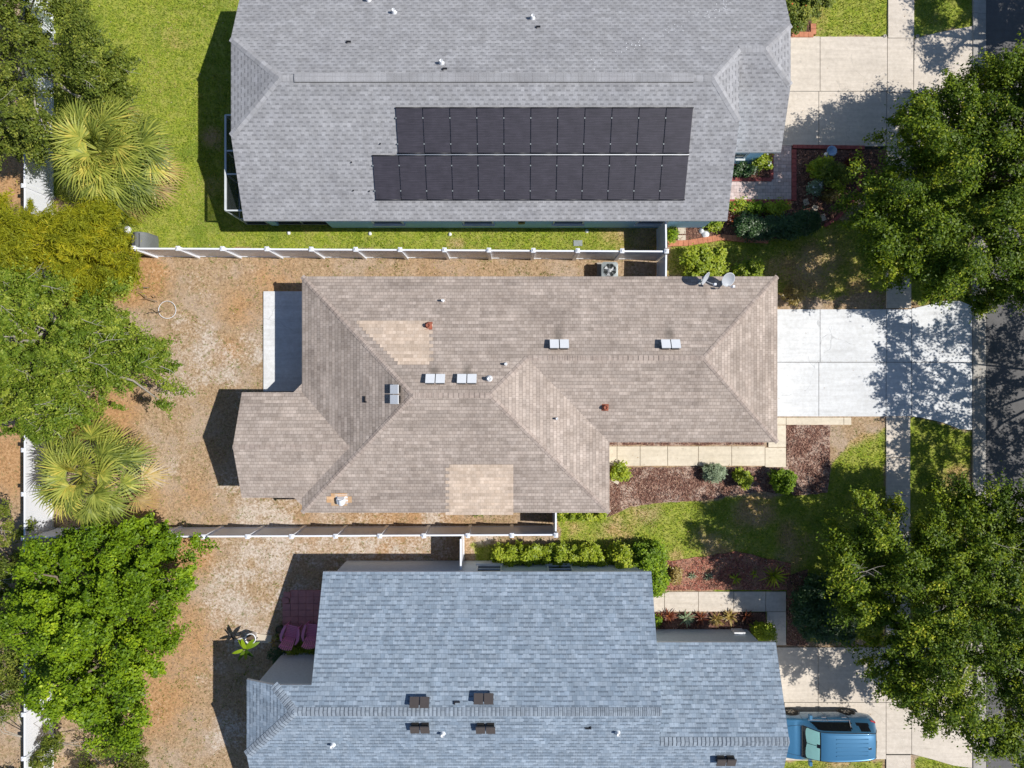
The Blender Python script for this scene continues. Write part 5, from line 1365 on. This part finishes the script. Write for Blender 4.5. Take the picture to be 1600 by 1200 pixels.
tree('oak_tree', 'dull green oak over the fence in the upper left corner', 'tree', [(-70, 35), (-60, -60), (60, -60), (90, -30), (125, 25), (155, 50), (183, 80), (170, 110), (186, 135), (150, 165), (100, 160), (72, 200), (45, 225), (-60, 215)], 4.6, 2.6, 5.8, (-21.9, 14.2, 0), M['oakd'], M['palebark'], 400, 170, 21, .22, 22, twigs=16, leaf=(.11, .058), rc=(.2, .42), holes=.15, spray=.7, lobes=1.1)
tree('cypress_tree', 'feathery yellow green tree left of the long upper fence', 'tree', [(-60, 290), (30, 305), (95, 318), (150, 300), (172, 325), (176, 350), (170, 380), (196, 402), (200, 415), (180, 440), (130, 462), (60, 462), (-60, 440)], 4.2, 2.4, 5.0, (-19.4, 6.8, 0), M['yellow'], M['bark'], 420, 230, 22, .2, 26, leaf=(.22, .034), rc=(.18, .42), needle=True, holes=.15, spray=.8, edge=.15)
tree('laurel_oak_tree', 'broad green tree with pale bare twigs over the left of the brown yard', 'tree', [(-70, 400), (60, 410), (120, 430), (180, 420), (188, 450), (170, 480), (215, 468), (246, 492), (232, 520), (262, 562), (272, 580), (240, 590), (262, 622), (250, 645), (215, 650), (170, 625), (150, 650), (110, 672), (70, 690), (20, 710), (-70, 700)], 4.8, 2.6, 6.2, (-20.3, 1.6, 0), M['laurel'], M['palebark'], 800, 170, 23, .28, 40, twigs=80, leaf=(.105, .055), rc=(.17, .38), holes=.06, spray=.8, edge=.3, lobes=1.1)
tree('camphor_tree', 'rounded bright green tree on the lower left brown yard', 'tree', [(0, 920), (30, 850), (100, 822), (150, 835), (195, 812), (245, 840), (282, 850), (300, 890), (286, 932), (262, 952), (272, 990), (240, 1025), (240, 1062), (215, 1095), (218, 1130), (205, 1180), (150, 1190), (90, 1150), (40, 1105), (5, 1060), (-15, 990)], 4.0, 1.8, 5.6, (-17.5, -9.8, 0), M['bright'], M['bark'], 620, 220, 24, .26, 34, twigs=5, leaf=(.125, .075), rc=(.22, .42), holes=.05, spray=.35, edge=.17, lobes=1.0, dome=.7)
tree('oak_tree', 'large dark green street oak hiding the sidewalk at the upper right', 'tree', [(1352, 240), (1375, 190), (1420, 165), (1440, 130), (1480, 110), (1530, 85), (1570, 60), (1640, 40), (1740, 60), (1830, 180), (1840, 340), (1760, 440), (1640, 490), (1560, 480), (1520, 470), (1480, 480), (1430, 440), (1405, 450), (1375, 400), (1352, 350), (1345, 290)], 5.4, 2.5, 7.3, (19.9, 7.6, 0), M['oak'], M['bark'], 1250, 190, 25, .32, 50, twigs=8, leaf=(.115, .06), rc=(.2, .46), holes=.03, spray=.6, edge=.34, lobes=.8, group='street oaks along the kerb', dome=.6)
tree('oak_tree', 'large yellow green street oak above the blue car at the lower right', 'tree', [(1310, 800), (1345, 770), (1390, 775), (1430, 785), (1480, 765), (1530, 750), (1570, 775), (1680, 760), (1820, 860), (1850, 1020), (1780, 1150), (1640, 1200), (1560, 1195), (1500, 1180), (1450, 1150), (1400, 1110), (1375, 1060), (1380, 1010), (1320, 985), (1340, 950), (1300, 905), (1318, 860)], 5.4, 3.0, 7.4, (19.9, -9.3, 0), M['oak'], M['palebark'], 1250, 190, 26, .32, 50, twigs=40, leaf=(.115, .06), rc=(.2, .46), holes=.08, spray=.7, edge=.2, lobes=.85, group='street oaks along the kerb', dome=.6)
tree('oak_tree', 'street oak across the road outside the right edge, shading the white driveway', 'tree', [(1690, 440), (1800, 380), (1960, 420), (2000, 600), (1950, 800), (1800, 850), (1700, 760), (1670, 600)], 5.8, 4.0, 7.4, (28.5, 0.2, 0), M['oak'], M['bark'], 700, 55, 27, .16, 6, leaf=(.13, .07), rc=(.14, .34), holes=.2, spray=.9)
tree('oak_tree', 'street oak beyond the top right corner, shading the kerb', 'tree', [(1735, -190), (1850, -250), (2000, -180), (1980, -20), (1880, 30), (1760, 0)], 5.8, 4.0, 7.4, (24.6, 15.9, 0), M['oak'], M['bark'], 170, 160, 28, .3, 30, leaf=(.13, .065), rc=(.3, .6), holes=.7)
tree('shrub_tree', 'dark reddish shrub outside the left fence below the palm', 'shrub', [(-60, 790), (15, 800), (42, 830), (48, 880), (40, 920), (60, 960), (10, 990), (-60, 960)], 2.2, .8, 2.7, (-22.6, -8, 0), M['oakd'], M['bark'], 70, 170, 29, .1, 16, twigs=14, leaf=(.11, .055), rc=(.18, .36), holes=.8)
tree('shrub_tree', 'sparse shrub with bare grey branches in the lower left corner', 'shrub', [(-60, 960), (15, 990), (30, 1060), (34, 1110), (75, 1165), (140, 1170), (190, 1165), (215, 1215), (150, 1280), (-60, 1280)], 2.2, .7, 2.8, (-21.9, -16.2, 0), M['oakd'], M['palebark'], 260, 130, 30, .05, 8, twigs=40, leaf=(.11, .055), rc=(.18, .4), holes=.9)

# ------------------------------------------------------------------ bushes
bush('large round clipped bush behind the left satellite dish', 1099, 412, 37, 27, 1.2, M['hedge'], 41, 90, 130, leaf=(.11, .07), rc=(.13, .24), name='round_bush')
bush('small round yellow green bush behind the right satellite dish', 1171, 424, 23, 17, 1.0, M['hedge'], 42, 46, 120, leaf=(.11, .07), rc=(.12, .2), name='round_bush')
bush('small loose yellow green shrub at the corner of the white driveway', 1240, 456, 21, 17, .8, M['gold'], 43, 16, 60, leaf=(.12, .06), rc=(.1, .2))
bush('light green bush at the wall corner below the cream walkway', 968, 737, 15, 13, .7, M['hedge'], 44, 24, 80, leaf=(.12, .06), rc=(.1, .18))
bush('loose grey green bush on the edge of the cream walkway', 1117, 739, 23, 14, .8, M['silver'], 45, 30, 80, leaf=(.12, .03), rc=(.12, .2))
bush('smaller round clipped bush in the mulch by the cream walkway', 1161, 748, 15, 15, .8, M['hedge'], 46, 40, 120, rc=(.09, .15), name='round_bush', leaf=(.08, .05))
bush('larger round clipped bush at the bottom of the mulch bed', 1224, 752, 21, 20, 1.0, M['bright'], 47, 60, 130, rc=(.11, .17), name='round_bush', leaf=(.08, .05))
bush('long box hedge along the wall of the blue grey roofed house', 850, 868, 80, 14, 1.1, M['hedge'], 48, 260, 110, rc=(.12, .2), name='hedge', cat='hedge', leaf=(.1, .06), poly=[(772, 853), (840, 852), (944, 852), (944, 882), (840, 881), (800, 880), (768, 876)])
bush('small round bush between the box hedge and the tall green bush', 970, 872, 18, 22, 1.2, M['hedge'], 49, 60, 120, rc=(.14, .24), leaf=(.11, .07))
bush('tall vivid green bush at the corner of the blue grey roof', 1010, 885, 30, 36, 1.5, M['bright'], 50, 150, 130, rc=(.14, .26), leaf=(.1, .06), poly=[(985, 858), (1012, 848), (1035, 853), (1042, 880), (1040, 908), (1028, 930), (1005, 928), (1000, 895), (990, 880)])
bush('low green hedge strip under the lower eave of the beige roof', 908, 809, 38, 8, .7, M['hedge'], 51, 60, 110, rc=(.1, .18), name='hedge', cat='hedge', poly=[(872, 796), (948, 796), (948, 811), (872, 813)])
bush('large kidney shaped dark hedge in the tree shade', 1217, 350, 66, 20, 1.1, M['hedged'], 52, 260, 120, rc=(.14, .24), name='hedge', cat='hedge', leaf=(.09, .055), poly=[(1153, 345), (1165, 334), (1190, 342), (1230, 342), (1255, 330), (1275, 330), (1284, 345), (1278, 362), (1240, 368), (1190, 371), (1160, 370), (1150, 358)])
bush('green shrub with orange flowers right of the grey roof corner', 1150, 326, 14, 9, .7, M['hedge'], 53, 16, 70, flowers=M['flower'], nfl=6)
bush('leafy green shrub between path edging and dark hedge', 1178, 326, 14, 9, .7, M['bright'], 54, 18, 70)
bush('green shrub with one orange red flower above the dark hedge', 1212, 325, 22, 10, .8, M['hedge'], 55, 24, 80, flowers=M['flower'], nfl=4)
bush('orange flowering plant at the lower corner of the grey roof', 1138, 338, 8, 10, .5, M['red'], 56, 10, 60, flowers=M['flower'], nfl=8)
bush('yellow green shrub beside the bird bath', 1283, 262, 22, 14, 1.0, M['hedge'], 57, 28, 80, rc=(.14, .26), leaf=(.13, .06))
bush('loose green shrub in the middle of the shaded bed', 1303, 272, 26, 20, 1.1, M['oakd'], 58, 40, 90, rc=(.16, .3), leaf=(.13, .06))
bush('white flowering hydrangea in the shaded bed', 1274, 293, 13, 10, .6, M['silver'], 59, 16, 70, flowers=M['wflower'], nfl=22)
bush('small yellow leaved plant below the white flowering hydrangea', 1298, 305, 14, 11, .6, M['gold'], 60, 14, 50, leaf=(.15, .06))
bush('green shrub with white flowers in the small bed by the blue wall', 1192, 256, 14, 14, .9, M['hedge'], 61, 24, 80, flowers=M['wflower'], nfl=14)
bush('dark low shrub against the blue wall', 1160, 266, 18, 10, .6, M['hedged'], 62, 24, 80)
bush('dark red plant at the right edge of the shaded bed', 1335, 250, 12, 10, .7, M['red'], 63, 14, 70)
bush('flowering corner bush with orange tips by the top driveway', 1246, 12, 26, 34, 1.6, M['oakd'], 64, 110, 110, rc=(.16, .3), leaf=(.12, .06), poly=[(1215, -40), (1290, -40), (1305, 5), (1280, 22), (1262, 48), (1242, 52), (1228, 30), (1222, 0)], flowers=M['flower'], nfl=26)
bush('small green bush at the foot of the cross fence', 1050, 367, 9, 10, .6, M['bright'], 65, 18, 70)
bush('yellow green plant beside the white lids', 1117, 352, 10, 9, .5, M['hedge'], 66, 12, 60)
bush('bright green leafy plant at the grey roof edge above the white lids', 1105, 345, 12, 5, .5, M['bright'], 67, 12, 60)
bush('yellow green bush in the red mulch beside the tall green bush', 1055, 899, 13, 12, .6, M['gold'], 68, 20, 70)
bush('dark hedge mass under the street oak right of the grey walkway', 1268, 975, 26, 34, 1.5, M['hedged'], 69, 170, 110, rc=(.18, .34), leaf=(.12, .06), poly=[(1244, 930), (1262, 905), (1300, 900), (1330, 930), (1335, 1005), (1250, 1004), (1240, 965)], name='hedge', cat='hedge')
bush('round dark green bush at the corner of the grey walkway', 1193, 987, 18, 15, 1.0, M['hedge'], 70, 40, 100, rc=(.12, .22))
bush('green weeds under the lawn chairs', 470, 1013, 30, 8, .35, M['hedge'], 71, 26, 60, leaf=(.1, .04), name='weed_patch', cat='weeds')
bush('dark scrub along the concrete wall of the blue grey roofed house', 438, 1024, 18, 16, .4, M['hedged'], 72, 22, 60, leaf=(.1, .04), name='weed_patch', cat='weeds')
rosette('dark red strap leaf plant nearest the roof edge', 970, 969, M['red'], 81, n=20, L=.44, w=.06, heads=2, spread=.16)
rosette('second red brown strap leaf plant from the roof edge', 988, 976 - 4, M['red'], 82, n=20, L=.44, w=.07)
bush('light green low plant touching the roof edge', 1028 - 3, 970, 7, 8, .4, M['bright'], 73, 8, 50)
rosette('left strap leaf plant with dark red leaves below the grey walkway', 1043, 967, M['red'], 83, n=24, L=.46, w=.06, heads=2, spread=.2)
rosette('silvery green strap leaf plant between the red ones', 1074, 968, M['silver'], 84, n=30, L=.46, w=.06)
rosette('orange red strap leaf plant right of the silvery one', 1097, 968, M['red'], 85, n=26, L=.44, w=.06)
rosette('variegated golden strap leaf plant below the grey walkway', 1131, 968, M['gold'], 86, n=28, L=.46, w=.06, heads=2, spread=.18)
rosette('dark strap leaf plant at the right end of the row', 1168, 966, M['red'], 87, n=18, L=.4, w=.07)
rosette('spiky dark green agave at the right end of the red mulch', 1211, 901, M['hedge'], 88, n=34, L=.75, w=.05, droop=.5)
rosette('green strap leaf plant in the middle of the red mulch', 1151, 906, M['hedge'], 89, n=16, L=.38, w=.06)
rosette('pale green small plant in the red mulch left of the middle', 1109, 903, M['silver'], 90, n=14, L=.28, w=.04)
rosette('tiny silvery plant in the red mulch near the yellow bush', 1083, 902, M['silver'], 91, n=12, L=.24, w=.04)
rosette('small low plant left of the spiky agave', 1181, 899, M['hedge'], 92, n=12, L=.26, w=.05)
for i, (x, y, lab) in enumerate(((743, 806, 'left weed clump below the lower eave'), (752, 804, 'right weed clump below the lower eave'), (262 + 172, 1002, 'grass tuft right of the white pot'), (430, 998, 'thin plant clump beside the red pavers'))):
    rosette(lab, x, y, M['bright'], 95 + i, n=14, L=.22, w=.03, name='weed', cat='weed')
# dead branches beside the hoop
mb = MB(); r = np.random.default_rng(8)
for k in range(7):
    p = W(243 + r.normal() * 6, 468 + r.normal() * 14, .3); q = p + Vector((r.normal() * .35, r.normal() * .35, .2)); mb.tube([p, p.lerp(q, .5) + Vector((.04, .05, .05)), q], [.025, .018, .008], 5)
tag(mb.build('dead_branch', M['bark']), 'dark dead branches at the tree edge beside the white hoop', 'branch')
